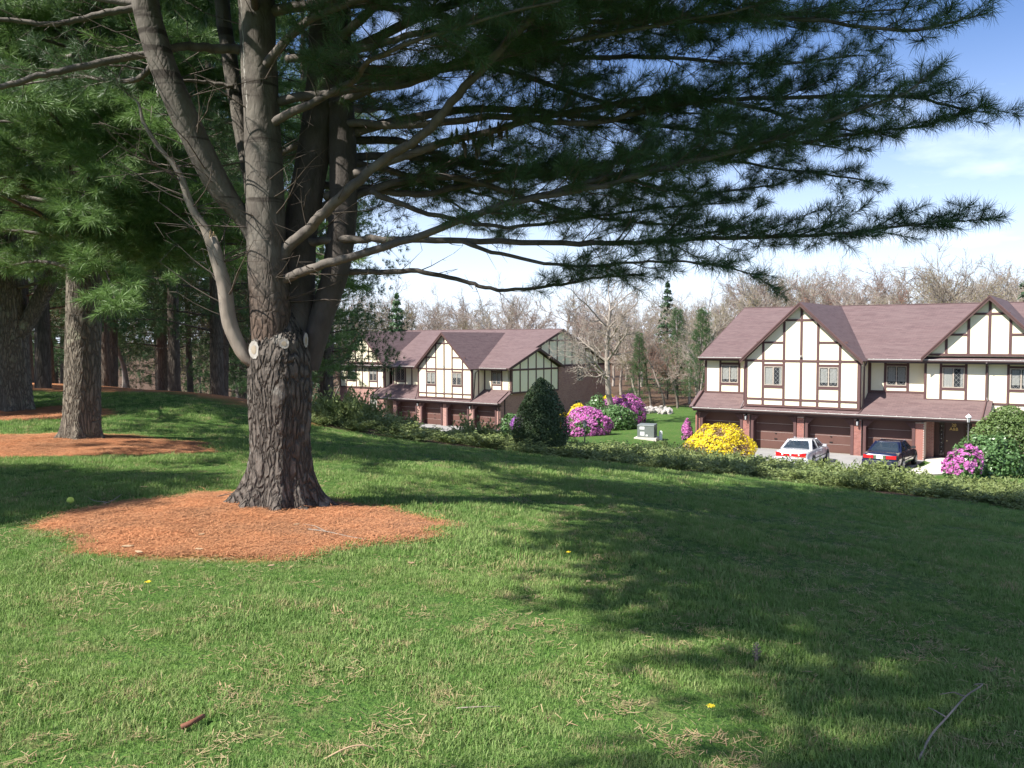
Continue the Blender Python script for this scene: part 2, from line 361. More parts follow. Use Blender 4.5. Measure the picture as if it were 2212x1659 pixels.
def ground_mat():
    m, nt, b = new_mat('ground_turf'); b.inputs['Roughness'].default_value = .95; b.inputs['Specular IOR Level'].default_value = .1
    g = nd(nt, 'ShaderNodeNewGeometry'); P = g.outputs['Position']
    n1 = noise(nt, .55, 4, P); n2 = noise(nt, 3.5, 5, P); n3 = noise(nt, 40, 3, P); n4 = noise(nt, 9, 4, P, .7)
    grass = mixc(nt, ramp(nt, n1, .35, .65), (.085,.165,.032), (.13,.21,.045)); grass = mixc(nt, ramp(nt, n3, .3, .75), tuple((.03,.075,.018)), grass)
    grass = mixc(nt, ramp(nt, n2, .56, .72), grass, (.17,.15,.075))
    straw = mixc(nt, ramp(nt, n4, .3, .7), (.42,.17,.07), (.28,.11,.05)); straw = mixc(nt, ramp(nt, n3, .35, .8), straw, (.52,.26,.13)); 
    soil = mixc(nt, ramp(nt, n4, .3, .7), (.075,.05,.032), (.12,.075,.05)); straw = mixc(nt, ramp(nt, noise(nt, 1.6, 4, P), .52, .68), straw, (.20,.13,.095))
    a1 = nd(nt, 'ShaderNodeAttribute', attribute_name='straw'); a2_ = nd(nt, 'ShaderNodeAttribute', attribute_name='soil')
    c = mixc(nt, a2_.outputs['Fac'], grass, soil); c = mixc(nt, a1.outputs['Fac'], c, straw)
    nt.links.new(c, b.inputs['Base Color']); bumpn(nt, b, n3, .8, .04); return m
M['ground'] = ground_mat()
link('ground', gme, M['ground'], kind='structure')

# ------------------------------------------------------------------ paving
def sheet_uv(O, th, poly, z):
    U = Vector((math.cos(th), -math.sin(th), 0)); V = Vector((-math.sin(th), -math.cos(th), 0)); return [Vector(O) + U*u + V*v + Vector((0, 0, z)) for u, v in poly]
def paving(name, O, th, poly, ztop, mt, thick=.12):
    t = sheet_uv(O, th, poly, 0); b = MB(); b.prism([Vector((p.x, p.y, ztop - thick)) for p in t], [Vector((p.x, p.y, ztop)) for p in t]); link(name, b, M[mt], kind='structure')
paving('driveway', RO, RTH, [(-7.4,-.2),(-6.6,4.5),(-4.7,8),(-3.0,10.6),(6.3,10.8),(7.0,6.5),(6.95,-.2)][::-1], RO[2] + .03, 'asphalt')
paving('driveway', LO, LTH, [(-7.2,-.2),(-7.4,4.6),(-12.5,6.6),(-12.5,7.4),(6,7.4),(7.2,-.2)][::-1], LO[2] + .03, 'asphalt')
paving('footpath', RO, RTH, [(6.96,-1.6),(6.96,-.1),(7.5,.8),(7.4,3.0),(6.7,5.6),(7.7,6.6),(9.4,4.2),(9.9,1.5),(9.9,-1.6)][::-1], RO[2] + .06, 'concrete', .15)
paving('footpath', LO, LTH, [(-10.2,-1.0),(-9.6,1.6),(-12.8,4.4),(-12.4,5.4),(-7.9,2.9),(-7.3,-.1),(-7.0,-1.4)][::-1], LO[2] + .06, 'concrete', .15)

# ------------------------------------------------------------------ houses.  local axes: x = along the facade, y = into the house (v = -y)
def uvmesh(mb, name, smooth=False):
    me = mb.mesh(name, smooth); uv = me.uv_layers.new(name='UVMap')
    for p in me.polygons:
        n = p.normal; e1 = Vector((0,0,1)).cross(n)
        e1 = e1.normalized() if e1.length > .05 else Vector((1,0,0)); e2 = n.cross(e1)
        for li in p.loop_indices:
            co = me.vertices[me.loops[li].vertex_index].co; uv.data[li].uv = (co.dot(e1), co.dot(e2))
    return me
def P(u, v, z): return (u, -v, z)
def part(name, mb, mt, parent, **kw): return link(name, uvmesh(mb, name), M[mt], parent, **kw)
def wallpoly(parent, name, poly, v, th, mt, axis='v', **kw):
    """poly in (u,z) at plane v (axis v) or in (v,z) at plane u (axis u)"""
    b = MB()
    if axis == 'v': f = [P(a, v, z) for a, z in poly]; k = [P(a, v - th, z) for a, z in poly]
    else: f = [P(v, a, z) for a, z in poly]; k = [P(v - th, a, z) for a, z in poly]
    b.prism(k, f); return part(name, b, mt, parent, **kw)
def slab(parent, name, c, th, mt, **kw):
    c = [Vector(P(*p)) for p in c]; n = (c[1]-c[0]).cross(c[3]-c[0]).normalized()
    if n.z < 0: c = c[::-1]; n = -n
    return part(name, MB().prism([p - n*th for p in c], c), mt, parent, **kw)
def tim(parent, a, b, v, w=.14, pr=.035, axis='v', name='timber', mt='timber'):
    """timber from a to b in (u,z), proud of plane v"""
    mb = MB(); d = Vector((b[0]-a[0], b[1]-a[1])).normalized(); n = Vector((-d.y, d.x)) * w/2
    q = [(a[0]+n.x, a[1]+n.y), (a[0]-n.x, a[1]-n.y), (b[0]-n.x, b[1]-n.y), (b[0]+n.x, b[1]+n.y)]
    if axis == 'v': mb.prism([P(x, v, z) for x, z in q], [P(x, v+pr, z) for x, z in q])
    else: mb.prism([P(v, x, z) for x, z in q], [P(v+pr, x, z) for x, z in q])
    return part(name, mb, mt, parent)
def window(parent, u0, u1, z0, z1, v, curtain='both', axis='v', lat=(1,1)):
    w = MB(); um = (u0+u1)/2; t = .05
    def bx(mb, a0, a1, zz0, zz1, d0, d1):
        if axis == 'v': mb.box(a0, a1, -(v+d0), -(v+d1), zz0, zz1)
        else: mb.box(v+d0, v+d1, -a0, -a1, zz0, zz1)
    for a, b_, c, d in ((u0, u1, z0, z0+t), (u0, u1, z1-t, z1), (u0, u0+t, z0+t, z1-t), (u1-t, u1, z0+t, z1-t), (um-.035, um+.035, z0+t, z1-t)): bx(w, a, b_, c, d, .005, .055)
    fr = part('window', w, 'wframe', parent)
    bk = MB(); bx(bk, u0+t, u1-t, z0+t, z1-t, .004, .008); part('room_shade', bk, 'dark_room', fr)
    for s, (a, b_) in enumerate(((u0+t, um-.035), (um+.035, u1-t))):
        p = MB(); bx(p, a, b_, z0+t, z1-t, .030, .034); part('pane', p, 'pane', fr)
        c = MB(); k = MB(); hh = z1 - z0
        if curtain == 'both': bx(c, a+.04, b_-.04, z0+t+hh*.16, z1-t-.04, .012, .018)
        elif curtain == 'side' : 
            if s: bx(c, b_-.14, b_-.02, z0+t, z1-t, .012, .018)
            else: bx(c, a+.02, b_-.02, z0+t, z1-t, .012, .014)
        elif curtain == 'top': bx(c, a+.03, b_-.03, z0+t+hh*.55, z1-t, .012, .018)
        if c.v: part('curtain', c, 'curtain', fr)
        if lat[s]:
            W_, H_ = b_-a, z1-z0-2*t; n = 4; dx = W_/2; dz = H_/n
            segs = []
            for i in range(-2, n+2):
                for sg in (1, -1):
                    x0_, x1_ = (a, b_) if sg > 0 else (b_, a); za, zb = z0+t + i*dz, z0+t + (i+2)*dz
                    t0 = max(0, (z0+t - za)/(zb-za)); t1 = min(1, (z1-t - za)/(zb-za))
                    if t1 > t0 + .02: segs.append(((x0_+(x1_-x0_)*t0, za+(zb-za)*t0), (x0_+(x1_-x0_)*t1, za+(zb-za)*t1)))
            for A, B in segs:
                d = Vector((B[0]-A[0], B[1]-A[1])).normalized(); nn = Vector((-d.y, d.x))*.0045
                q = [(A[0]+nn.x, A[1]+nn.y), (A[0]-nn.x, A[1]-nn.y), (B[0]-nn.x, B[1]-nn.y), (B[0]+nn.x, B[1]+nn.y)]
                if axis == 'v': k.prism([P(x, v+.036, z) for x, z in q], [P(x, v+.042, z) for x, z in q])
                else: k.prism([P(v+.036, x, z) for x, z in q], [P(v+.042, x, z) for x, z in q])
            part('lattice', k, 'lattice', fr)
    return fr
def barge(parent, apex, foot, v, w=.26):
    """barge board along a gable rake"""
    mb = MB(); a = Vector((apex[0], apex[1])); b = Vector((foot[0], foot[1])); h = Vector((0, -w))
    q = [a, b, b + h*.85, a + h]
    mb.prism([P(x.x, v - .05, x.y) for x in q], [P(x.x, v, x.y) for x in q]); part('bargeboard', mb, 'fascia', parent)
    mb = MB(); q = [a + Vector((0, .015)), b + Vector((0, .015)), b + h*.3, a + h*.3]
    mb.prism([P(x.x, v, x.y) for x in q], [P(x.x, v + .03, x.y) for x in q]); part('bargeboard', mb, 'timber', parent)
def gutter(parent, u0, u1, v, z, axis='v'):
    g = MB(); g.box(u0, u1, -(v), -(v+.11), z-.10, z); g.box(u0, u1, -(v-.03), -(v), z-.22, z+.02); part('gutter', g, 'gutter', parent)
    g = MB(); g.box(u0, u1, -(v+.112), -(v+.13), z-.028, z+.012); n = int((u1-u0)/.75)
    for i in range(n): g.box(u0+.3+i*.75, u0+.34+i*.75, -(v), -(v+.135), z+.012, z+.03)
    part('gutter_lip', g, 'gutter_lip', parent)
def downspout(parent, pts, r=.045): part('downspout', MB().tube([P(*p) for p in pts], r, 6), 'gutter', parent)
def gable(parent, uc, half, vf, vr, zf, za, th=.1):
    for s in (-1, 1): slab(parent, 'roof', [(uc, vf, za), (uc, vr, za), (uc + s*half, vr, zf), (uc + s*half, vf, zf)], th, 'roof')
    barge(parent, (uc, za-.02), (uc-half, zf-.02), vf + .002); barge(parent, (uc, za-.02), (uc+half, zf-.02), vf + .002)
    sl = (za - zf)/half
def gz_at(uc, half, zf, za, u): return za - abs(u-uc) * (za-zf)/half
def garage(parent, u0, u1, zt=2.12):
    d = thing_part('garage_door', parent)
    n = 4; h = (zt-.02)/n
    for i in range(n):
        p = MB(); z0 = .02 + i*h; p.box(u0-.05, u1+.05, .50, .54, z0+.012, z0+h-.008); part('panel', p, 'gdoor', d)
    hnd = MB(); um = (u0+u1)/2; hnd.box(um-.09, um+.09, .46, .50, .64, .69); part('handle', hnd, 'black_metal', d); hnd = MB(); hnd.box(um-.05, um+.05, .46, .50, .98, 1.02); part('lock', hnd, 'black_metal', d)
    b = MB(); b.box(u0-.05, u1+.05, .51, .535, .0, zt); part('seal', b, 'mortar', d)
    for s, u in ((1, u0), (-1, u1)):
        t = MB(); t.box(u - s*.16, u, -.05, .5, 0, zt+.02); part('door_jamb', t, 'timber', parent)
        t = MB(); q = [(u, zt), (u + s*.40, zt), (u, zt-.40)]
        t.prism([P(a, -.03, z) for a, z in q], [P(a, .035, z) for a, z in q]); part('corner_brace', t, 'timber', parent)
def thing_part(name, parent):
    o = bpy.data.objects.new(name, None); S.collection.objects.link(o); o.parent = parent; return o
bm_full = MB().box(-.1, .1, -.012, .05, 0, .057).mesh('brick'); bm_half = MB().box(-.048, .048, -.012, .05, 0, .057).mesh('brick')
for _m in (bm_full, bm_half): _m.materials.append(M['brick'])
nbrick = [0]
def pillar(parent, uc, w, h=2.14, bricks=True, n_obj=True):
    pl = MB(); pl.box(uc-w/2, uc+w/2, .0, .6, 0, h); root = part('brick_pillar', pl, 'mortar' if bricks else 'brick_wall', parent)
    if not bricks: return
    rows = int(h/.067); joined = MB()
    for r in range(rows):
        z = .01 + r*.067; x = uc - w/2 + (0 if r % 2 else -.105)
        while x < uc + w/2 - .02:
            a, b_ = max(x, uc-w/2), min(x+.2, uc+w/2)
            if b_ - a > .05:
                full = (b_-a) > .15
                if nbrick[0] < 296:
                    nbrick[0] += 1; o = bpy.data.objects.new('brick', bm_full if full else bm_half); S.collection.objects.link(o); o.parent = root
                    o.location = ((a+b_)/2, random.uniform(-.004, .003), z)
                    if full and abs((b_-a)-.2) > .01: o.scale.x = (b_-a)/.2
                    if not full: o.scale.x = (b_-a)/.096
                else: joined.box(a, b_, -.012, .05, z, z+.057)
            x += .21
    if joined.v: part('brick_rest', joined, 'brick', root, kind='stuff')
def wall_lantern(parent, u, z, label):
    t = thing('wall_lantern', label, 'lamp', parent.matrix_world @ Vector(P(u, .02, z)), parent.rotation_euler.z, 'lanterns on the garage pillars')
    b = MB(); b.box(-.06, .06, -.02, .0, -.1, .22); b.tube([(0,-.02,.2),(0,-.12,.26),(0,-.15,.18)], .012, 5); part('bracket', b, 'black_metal', t)
    b = MB(); b.lathe([(.02,.19),(.10,.12),(.09,.11)], 6, (0,-.16,0)); b.lathe([(.05,-.16),(.06,-.14),(.02,-.2)], 6, (0,-.16,0))
    for k in range(6):
        a = k*math.pi/3; b.tube([(.085*math.cos(a), -.16+.085*math.sin(a), .12), (.055*math.cos(a), -.16+.055*math.sin(a), -.15)], .007, 4)
    part('lantern_frame', b, 'black_metal', t); b = MB(); b.lathe([(.05,-.14),(.078,.11)], 6, (0,-.16,0)); part('lantern_glass', b, 'lampglass', t)

ZE, VR, ZR = 5.70, -9.0, 9.12
def bay(h, uc, w0=-3.43, w1=3.45, win_top=5.17, curt=('side', 'both'), timbers=(-3.37,-2.30,-1.02,0.02,1.01,2.29,3.37), zb=2.70):
    v = .2; half = 3.66; zf = 5.58; za = 9.06; vr = VR
    L_, R_ = uc + w0, uc + w1
    poly = [(L_, zb), (R_, zb), (R_, 5.55), (uc, za-.16), (L_, 5.55)]
    wallpoly(h, 'plaster_wall', poly, v, .12, 'cream')
    for u in (L_, R_):                                     # side cheeks of the projecting bay
        sgn = 1 if u > uc else -1; wallpoly(h, 'plaster_wall', [(v-.12, 2.7), (v-.12, 5.6), (-1.85, 5.6), (-1.85, 2.7)], u if sgn > 0 else u+.1, .1, 'cream', axis='u')
        if sgn > 0:
            for vv in (.12, -.75, -1.72): tim(h, (vv, 3.0 if vv < 0 else 2.7), (vv, 5.6), u, .14, .03, 'u')
    apx = lambda u: gz_at(uc, half, zf, za, u) - .18
    for k, t in enumerate(timbers):
        u = uc + t; tim(h, (u, zb), (u, apx(u) if abs(t) < 3 else 5.55), v, .14 if abs(t) < 3 else .17)
    for z, w in ((zb+.05, .13), (3.16, .12), (5.52, .13)): tim(h, (L_, z), (R_, z), v, w, .037)
    for z, a, b_ in ((6.63, -2.72, -1.02), (6.63, 1.01, 2.72), (7.98, -1.1, 1.1)):
        e = min(abs(a), abs(b_)); 
        x0, x1 = uc + a, uc + b_; tim(h, (x0, z), (x1, z), v, .12, .037)
    for (a, b_), c, lt in (((-2.23, -1.09), curt[0], (0, 1)), ((1.08, 2.22), curt[1], (1, 1))):
        window(h, uc+a+.02, uc+b_-.0, 4.02, win_top, v, c, lat=lt)
        tim(h, (uc+a, 3.93), (uc+b_, 3.93), v, .15, .04); tim(h, (uc+a, 5.26), (uc+b_, 5.26), v, .13, .04)
    gable(h, uc, half, .58, vr, zf, za)
    # little lamp / vent at mid gable
    part('gable_lamp', MB().box(uc-.05, uc+.07, -.24, -.33, 5.75, 5.87), 'scar_wood', h)

def townhouse(O, th, label, side):
    h = thing('townhouse', label, 'house', O, -th, 'half-timbered townhouses'); bpy.context.view_layer.update()
    return h

# ---- right house
hr = townhouse(RO, RTH, 'half-timbered townhouse by the right edge with four brown garage doors and two cars outside', 1)
sl_main = (ZR - ZE) / (-.7 - VR)
def main_roof(h, u0, u1, vback):
    slab(h, 'roof', [(u0, -.7, ZE), (u1, -.7, ZE), (u1, VR, ZR), (u0, VR, ZR)], .12, 'roof')
    slab(h, 'roof', [(u0, VR, ZR), (u1, VR, ZR), (u1, vback, ZE), (u0, vback, ZE)], .12, 'roof')
    part('ridge_cap', MB().beam(P(u0, VR, ZR+.0), P(u1, VR, ZR+.0), .22, .05), 'roof', h)
main_roof(hr, -6.85, 20, -17.3)
for a, b_ in (((-.7, ZE), (VR, ZR)), ((VR, ZR), (-17.3, ZE))):       # barge boards of the left end
    mb = MB(); q = [a, b_, (b_[0], b_[1]-.24), (a[0], a[1]-.2)]; mb.prism([P(-6.90, x, z) for x, z in q], [P(-6.85, x, z) for x, z in q]); part('bargeboard', mb, 'fascia', hr)
wallpoly(hr, 'plaster_wall', [(-1.1, 3.3), (-1.1, 5.5), (VR, ZR-.2), (-16.9, 5.5), (-16.9, 3.3)], -6.5, .12, 'cream', axis='u')
wallpoly(hr, 'brick_wall', [(0, 0), (0, 2.4), (-1.1, 3.3), (-16.9, 3.3), (-16.9, 0)], -6.5, .15, 'brick_wall', axis='u')
wallpoly(hr, 'brick_wall', [(-6.6, 0), (20, 0), (20, 5.6), (-6.6, 5.6)], -16.8, .15, 'brick_wall')
wallpoly(hr, 'brick_wall', [(-16.9, 0), (-16.9, 5.5), (VR, ZR-.2), (-1.1, 5.5), (-1.1, 0)], 19.6, .15, 'brick_wall', axis='u')
# lower roof
def lower_roof(h, u0, u1, capL, capR):
    slab(h, 'porch_roof', [(u0, .42, 2.50), (u1, .42, 2.50), (u1, -1.85, 3.76), (u0, -1.85, 3.76)], .07, 'roof')
    gutter(h, u0-.05, u1+.05, .42, 2.47)
    b = MB(); b.box(u0+.05, u1-.05, -.40, .0, 2.28, 2.34); part('soffit', b, 'fascia', h)
    for u, on_ in ((u0, capL), (u1, capR)):
        if on_:
            s = -1 if on_ == 'L' else 1
            slab(h, 'rake_cap', [(u, .46, 2.56), (u + s*.30, .46, 2.50), (u + s*.30, -1.2, 3.42), (u, -1.2, 3.50)], .09, 'roof')
            part('rake_trim', MB().beam(P(u, .46, 2.58), P(u, -1.2, 3.52), .05, .12), 'gutter_lip' if on_ == 'R2' else 'timber', h)
lower_roof(hr, -6.75, 9.85, 'L', 'R')
wallpoly(hr, 'soffit_wall', [(-6.75, 2.3), (9.85, 2.3), (9.85, 2.46), (-6.75, 2.46)], .36, .04, 'fascia')
b = MB(); b.box(-6.6, 6.75, .0, .25, 2.12, 2.32); part('header_beam', b, 'timber', hr)
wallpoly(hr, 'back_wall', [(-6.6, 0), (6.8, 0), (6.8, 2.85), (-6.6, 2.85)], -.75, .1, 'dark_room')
for k in range(4): garage(hr, -6.27 + 3.35*k, -3.78 + 3.35*k)
for k, uc in enumerate((-6.63, -3.40, -.02, 3.30, 6.66)): pillar(hr, uc, (.30, .42, .42, .42, .46)[k])
wall_lantern(hr, -3.38, 1.95, 'black wall lantern between the first and second garage of the right house')
wall_lantern(hr, 3.32, 1.95, 'black wall lantern between the white and the dark blue car')
bay(hr, 0.0)
# left wing
wallpoly(hr, 'plaster_wall', [(-6.6, 3.2), (-3.45, 3.2), (-3.45, 5.62), (-6.6, 5.62)], -1.1, .12, 'cream')
for u in (-6.55, -5.56, -4.29): tim(hr, (u, 3.3), (u, 5.6), -1.1, .13)
tim(hr, (-6.6, 3.40), (-3.45, 3.40), -1.1, .12, .037); tim(hr, (-5.56, 3.95), (-4.29, 3.95), -1.1, .13, .037); tim(hr, (-5.56, 5.26), (-4.29, 5.26), -1.1, .14, .037)
window(hr, -5.48, -4.36, 4.03, 5.17, -1.1, 'both')
gutter(hr, -6.9, -3.66, -.70, ZE-.03); gutter(hr, 3.66, 13, -.70, ZE-.03)
b = MB(); b.box(-6.8, 20, .72, 1.9, 5.52, 5.56); part('soffit', b, 'fascia', hr)
# recess and small bay
wallpoly(hr, 'plaster_wall', [(3.4, 3.2), (6.7, 3.2), (6.7, 5.62), (3.4, 5.62)], -1.7, .12, 'cream')
for u in (3.55, 4.41, 5.66): tim(hr, (u, 3.6), (u, 5.6), -1.7, .14)
tim(hr, (3.45, 3.74), (6.6, 3.74), -1.7, .12, .037); tim(hr, (4.45, 4.05), (5.62, 4.05), -1.7, .10, .037); tim(hr, (4.45, 5.33), (5.62, 5.33), -1.7, .12, .037)
window(hr, 4.49, 5.59, 4.11, 5.27, -1.7, 'both')
wallpoly(hr, 'plaster_wall', [(6.62, 3.2), (13.5, 3.2), (13.5, 5.62), (6.62, 5.62)], -1.2, .45, 'cream')
for u in (6.69, 7.50, 8.79, 9.82, 10.87, 12.1, 13.2): tim(hr, (u, 3.3), (u, 5.6), -1.2, .13)
tim(hr, (6.65, 3.38), (9.85, 3.38), -1.2, .12, .037)
tim(hr, (9.85, 3.26), (13.3, 3.26), -1.2, .12, .037)
for a, b_ in ((7.55, 8.74), (10.92, 12.05)):
    tim(hr, (a, 4.02), (b_, 4.02), -1.2, .12, .037); tim(hr, (a, 5.30), (b_, 5.30), -1.2, .12, .037); window(hr, a+.04, b_-.04, 4.09, 5.23, -1.2, 'side' if a < 9 else 'both', lat=(0 if a < 9 else 1, 1))
wallpoly(hr, 'plaster_wall', [(9.95, 2.75), (20, 2.75), (20, 3.2), (9.95, 3.2)], -1.2, .4, 'cream'); tim(hr, (9.95, 2.78), (13.4, 2.78), -1.2, .14, .037)
for u in (10.87, 12.1): tim(hr, (u, 2.8), (u, 3.3), -1.2, .13)
wallpoly(hr, 'plaster_wall', [(13.5, 3.2), (20, 3.2), (20, 5.62), (13.5, 5.62)], -1.7, .12, 'cream')
wallpoly(hr, 'brick_wall', [(9.95, 0), (20, 0), (20, 2.75), (9.95, 2.75)], -1.6, .15, 'brick_wall')
downspout(hr, [(9.86, -.62, 5.55), (9.86, -1.12, 5.35), (9.86, -1.12, 3.6), (9.9, -1.05, 3.4)]); downspout(hr, [(3.62, -.62, 5.5), (3.55, -.3, 5.2), (3.55, -.1, 2.9), (3.5, .2, 2.65), (3.42, .4, 2.5)]); downspout(hr, [(-3.68, -.6, 5.5), (-3.52, .12, 5.15), (-3.52, .12, 3.0), (-3.62, .42, 2.55)]); downspout(hr, [(-6.68, .45, 2.4), (-6.62, .06, 2.2), (-6.62, .06, .1)])
# wall dormer gable
gd = (9.95, 3.38, 5.80, 9.22)
wallpoly(hr, 'plaster_wall', [(gd[0]-3.2, 5.86), (gd[0]+3.2, 5.86), (gd[0], 9.08)], -.78, .12, 'cream')
for t in (-2.14, -1.03, 0, 1.01, 2.12): tim(hr, (gd[0]+t, 5.9), (gd[0]+t, gz_at(*gd, gd[0]+t)-.2), -.78, .14)
tim(hr, (gd[0]-3.1, 5.96), (gd[0]+3.1, 5.96), -.78, .13, .037); tim(hr, (gd[0]-1.0, 8.22), (gd[0]+1.0, 8.22), -.78, .12, .037)
for s in (-1, 1): tim(hr, (gd[0]+s*1.03, 7.08), (gd[0]+s*2.1, 7.08), -.78, .12, .037)
gable(hr, gd[0], gd[1], -.42, VR, gd[2], gd[3])
# entry
wallpoly(hr, 'brick_wall', [(6.8, 0), (7.2, 0), (7.2, 2.6), (6.8, 2.6)], -1.15, .15, 'brick_wall'); wallpoly(hr, 'brick_wall', [(-.25, 0), (-1.15, 0), (-1.15, 2.6), (-.25, 2.6)], 6.86, .1, 'brick_wall', axis='u')
wallpoly(hr, 'entry_wall', [(6.8, 0), (10.0, 0), (10.0, 3.2), (6.8, 3.2)], -1.72, .1, 'fascia')
d = MB(); d.box(7.75, 8.72, 1.64, 1.70, .08, 2.15); dr = part('entry_door', d, 'doorwood', hr)
part('door_knob', MB().box(7.80, 7.85, 1.60, 1.64, 1.0, 1.06), 'brass', dr)
for a, b_ in ((7.42, 7.68), (8.80, 9.06)):
    s_ = MB(); s_.box(a, b_, 1.66, 1.70, .2, 2.1); sl_ = part('sidelight', s_, 'pane', hr); k = MB()
    for i in range(7): k.box(a+.09, a+.14, 1.64, 1.655, .4 + i*.24, .45 + i*.24)
    part('pane_lead', k, 'lattice', sl_)
wallpoly(hr, 'brick_wall', [(9.1, 0), (9.95, 0), (9.95, 3.0), (9.1, 3.0)], -1.60, .1, 'brick_wall')
part('entry_light', MB().box(9.35, 9.45, 1.45, 1.6, 2.0, 2.2), 'gutter_lip', hr)
for txt, zz, sz in (("20", 1.86, .24), ("A&B", 1.64, .24)):
    c = bpy.data.curves.new('house_number', 'FONT'); c.body = txt; c.size = sz; c.align_x = 'CENTER'; c.extrude = .008; c.materials.append(M['gold'])
    o = bpy.data.objects.new('house_number', c); me_ = bpy.data.meshes.new_from_object(o); bpy.data.objects.remove(o); o = bpy.data.objects.new('house_number', me_); S.collection.objects.link(o); o.parent = dr; o.location = (8.17, 1.625, zz); o.rotation_euler = (math.pi/2, 0, 0)
part('vent_pipe', MB().tube([P(2.9, VR-.6, ZR-.4), P(2.9, VR-.6, ZR+.30)], .05, 8), 'scar_wood', hr)

# ---- left house
VRs, ZRs = VR, ZR
VR, ZR = -10.4, 9.42
hl = townhouse(LO, LTH, 'half-timbered townhouse further back with a timbered gable end, behind the conical yew', -1)
main_roof(hl, -17.2, 6.8, -20.1)
for a, b_ in (((-5.6, 7.6), (VR, ZR)), ((VR, ZR), (-20.1, ZE))):
    mb = MB(); q = [a, b_, (b_[0], b_[1]-.24), (a[0], a[1]-.24)]; mb.prism([P(6.80, x, z) for x, z in q], [P(6.86, x, z) for x, z in q]); part('bargeboard', mb, 'fascia', hl)
UC = .15
bay(hl, UC, -3.40, 3.52, 5.17, ('both', 'top'), (-3.33, -2.28, -1.04, .03, 1.05, 2.35, 3.45))
lower_roof(hl, -9.76, 6.9, 'L2', 'R')
wallpoly(hl, 'soffit_wall', [(-9.7, 2.3), (6.9, 2.3), (6.9, 2.46), (-9.7, 2.46)], .36, .04, 'fascia')
b = MB(); b.box(-6.9, 6.8, .0, .25, 2.12, 2.32); part('header_beam', b, 'timber', hl)
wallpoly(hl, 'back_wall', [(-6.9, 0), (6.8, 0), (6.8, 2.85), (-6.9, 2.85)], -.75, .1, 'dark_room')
for k in range(4): garage(hl, -6.25 + 3.35*k, -3.78 + 3.35*k)
for k, uc in enumerate((-6.67, -3.36, .03, 3.37, 6.62)): pillar(hl, uc, .46, bricks=False)
wall_lantern(hl, -3.36, 1.95, 'black wall lantern between the first two garages of the far house')
wall_lantern(hl, 3.37, 1.95, 'black wall lantern between the last two garages of the far house')
# recess left of the bay
wallpoly(hl, 'plaster_wall', [(-8.9, 3.2), (-3.3, 3.2), (-3.3, 5.62), (-8.9, 5.62)], -1.9, .12, 'cream')
for u in (-8.72, -8.33, -6.98, -6.08): tim(hl, (u, 3.6), (u, 5.6), -1.9, .13)
tim(hl, (-8.8, 3.70), (-3.3, 3.70), -1.9, .12, .037); tim(hl, (-8.33, 4.05), (-6.98, 4.05), -1.9, .14, .037); tim(hl, (-8.33, 5.42), (-6.98, 5.42), -1.9, .10, .037)
window(hl, -8.24, -7.06, 4.13, 5.36, -1.9, 'none')
# left wing
wallpoly(hl, 'plaster_wall', [(-15.95, 3.3), (-9.2, 3.3), (-9.2, 5.62), (-15.95, 5.62)], -1.1, .12, 'cream')
wallpoly(hl, 'plaster_wall', [(-1.1, 3.0), (-1.1, 5.6), (-1.95, 5.6), (-1.95, 3.0)], -9.2, .1, 'cream', axis='u')
for vv in (-1.17, -1.85): tim(hl, (vv, 3.2), (vv, 5.6), -9.2, .13, .03, 'u')
for u in (-15.9, -14.95, -13.45, -12.5, -11.5, -10.25, -9.25): tim(hl, (u, 3.3), (u, 5.6), -1.1, .13)
tim(hl, (-15.95, 3.32), (-9.2, 3.32), -1.1, .14, .037)
for a, b_ in ((-14.95, -13.45), (-11.5, -10.25)):
    tim(hl, (a, 3.97), (b_, 3.97), -1.1, .12, .037); tim(hl, (a, 5.33), (b_, 5.33), -1.1, .12, .037); window(hl, a+.10, b_-.10, 4.04, 5.26, -1.1, 'top', lat=(0, 1))
gutter(hl, -17.2, -3.55, -.70, ZE-.03); gutter(hl, 3.85, 7.1, -.70, ZE-.03)
b = MB(); b.box(-17.1, 6.7, .72, 2.0, 5.52, 5.56); part('soffit', b, 'fascia', hl)
gd = (-12.2, 3.5, 5.80, 9.24)
wallpoly(hl, 'plaster_wall', [(gd[0]-3.3, 5.86), (gd[0]+3.3, 5.86), (gd[0], 9.1)], -.78, .12, 'cream')
for t in (-2.2, -1.0, .02, 1.0, 2.25): tim(hl, (gd[0]+t, 5.9), (gd[0]+t, gz_at(*gd, gd[0]+t)-.2), -.78, .13)
tim(hl, (gd[0]-3.2, 5.96), (gd[0]+3.2, 5.96), -.78, .13, .037); tim(hl, (gd[0]-1.0, 8.30), (gd[0]+1.0, 8.30), -.78, .12, .037)
for s in (-1, 1): tim(hl, (gd[0]+s*1.0, 7.12), (gd[0]+s*2.2, 7.12), -.78, .12, .037)
gable(hl, gd[0], gd[1], -.42, VR, gd[2], gd[3])
wallpoly(hl, 'brick_wall', [(-15.95, 0), (-9.1, 0), (-9.1, 3.3), (-15.95, 3.3)], -1.15, .15, 'brick_wall')
window(hl, -11.45, -10.35, .95, 2.1, -1.14, 'both'); window(hl, -14.9, -13.5, .95, 2.1, -1.14, 'both')
for a in (-11.5, -14.95): part('window_sill', MB().box(a, a+1.2, 1.0, 1.2, .84, .93), 'brick_wall', hl)
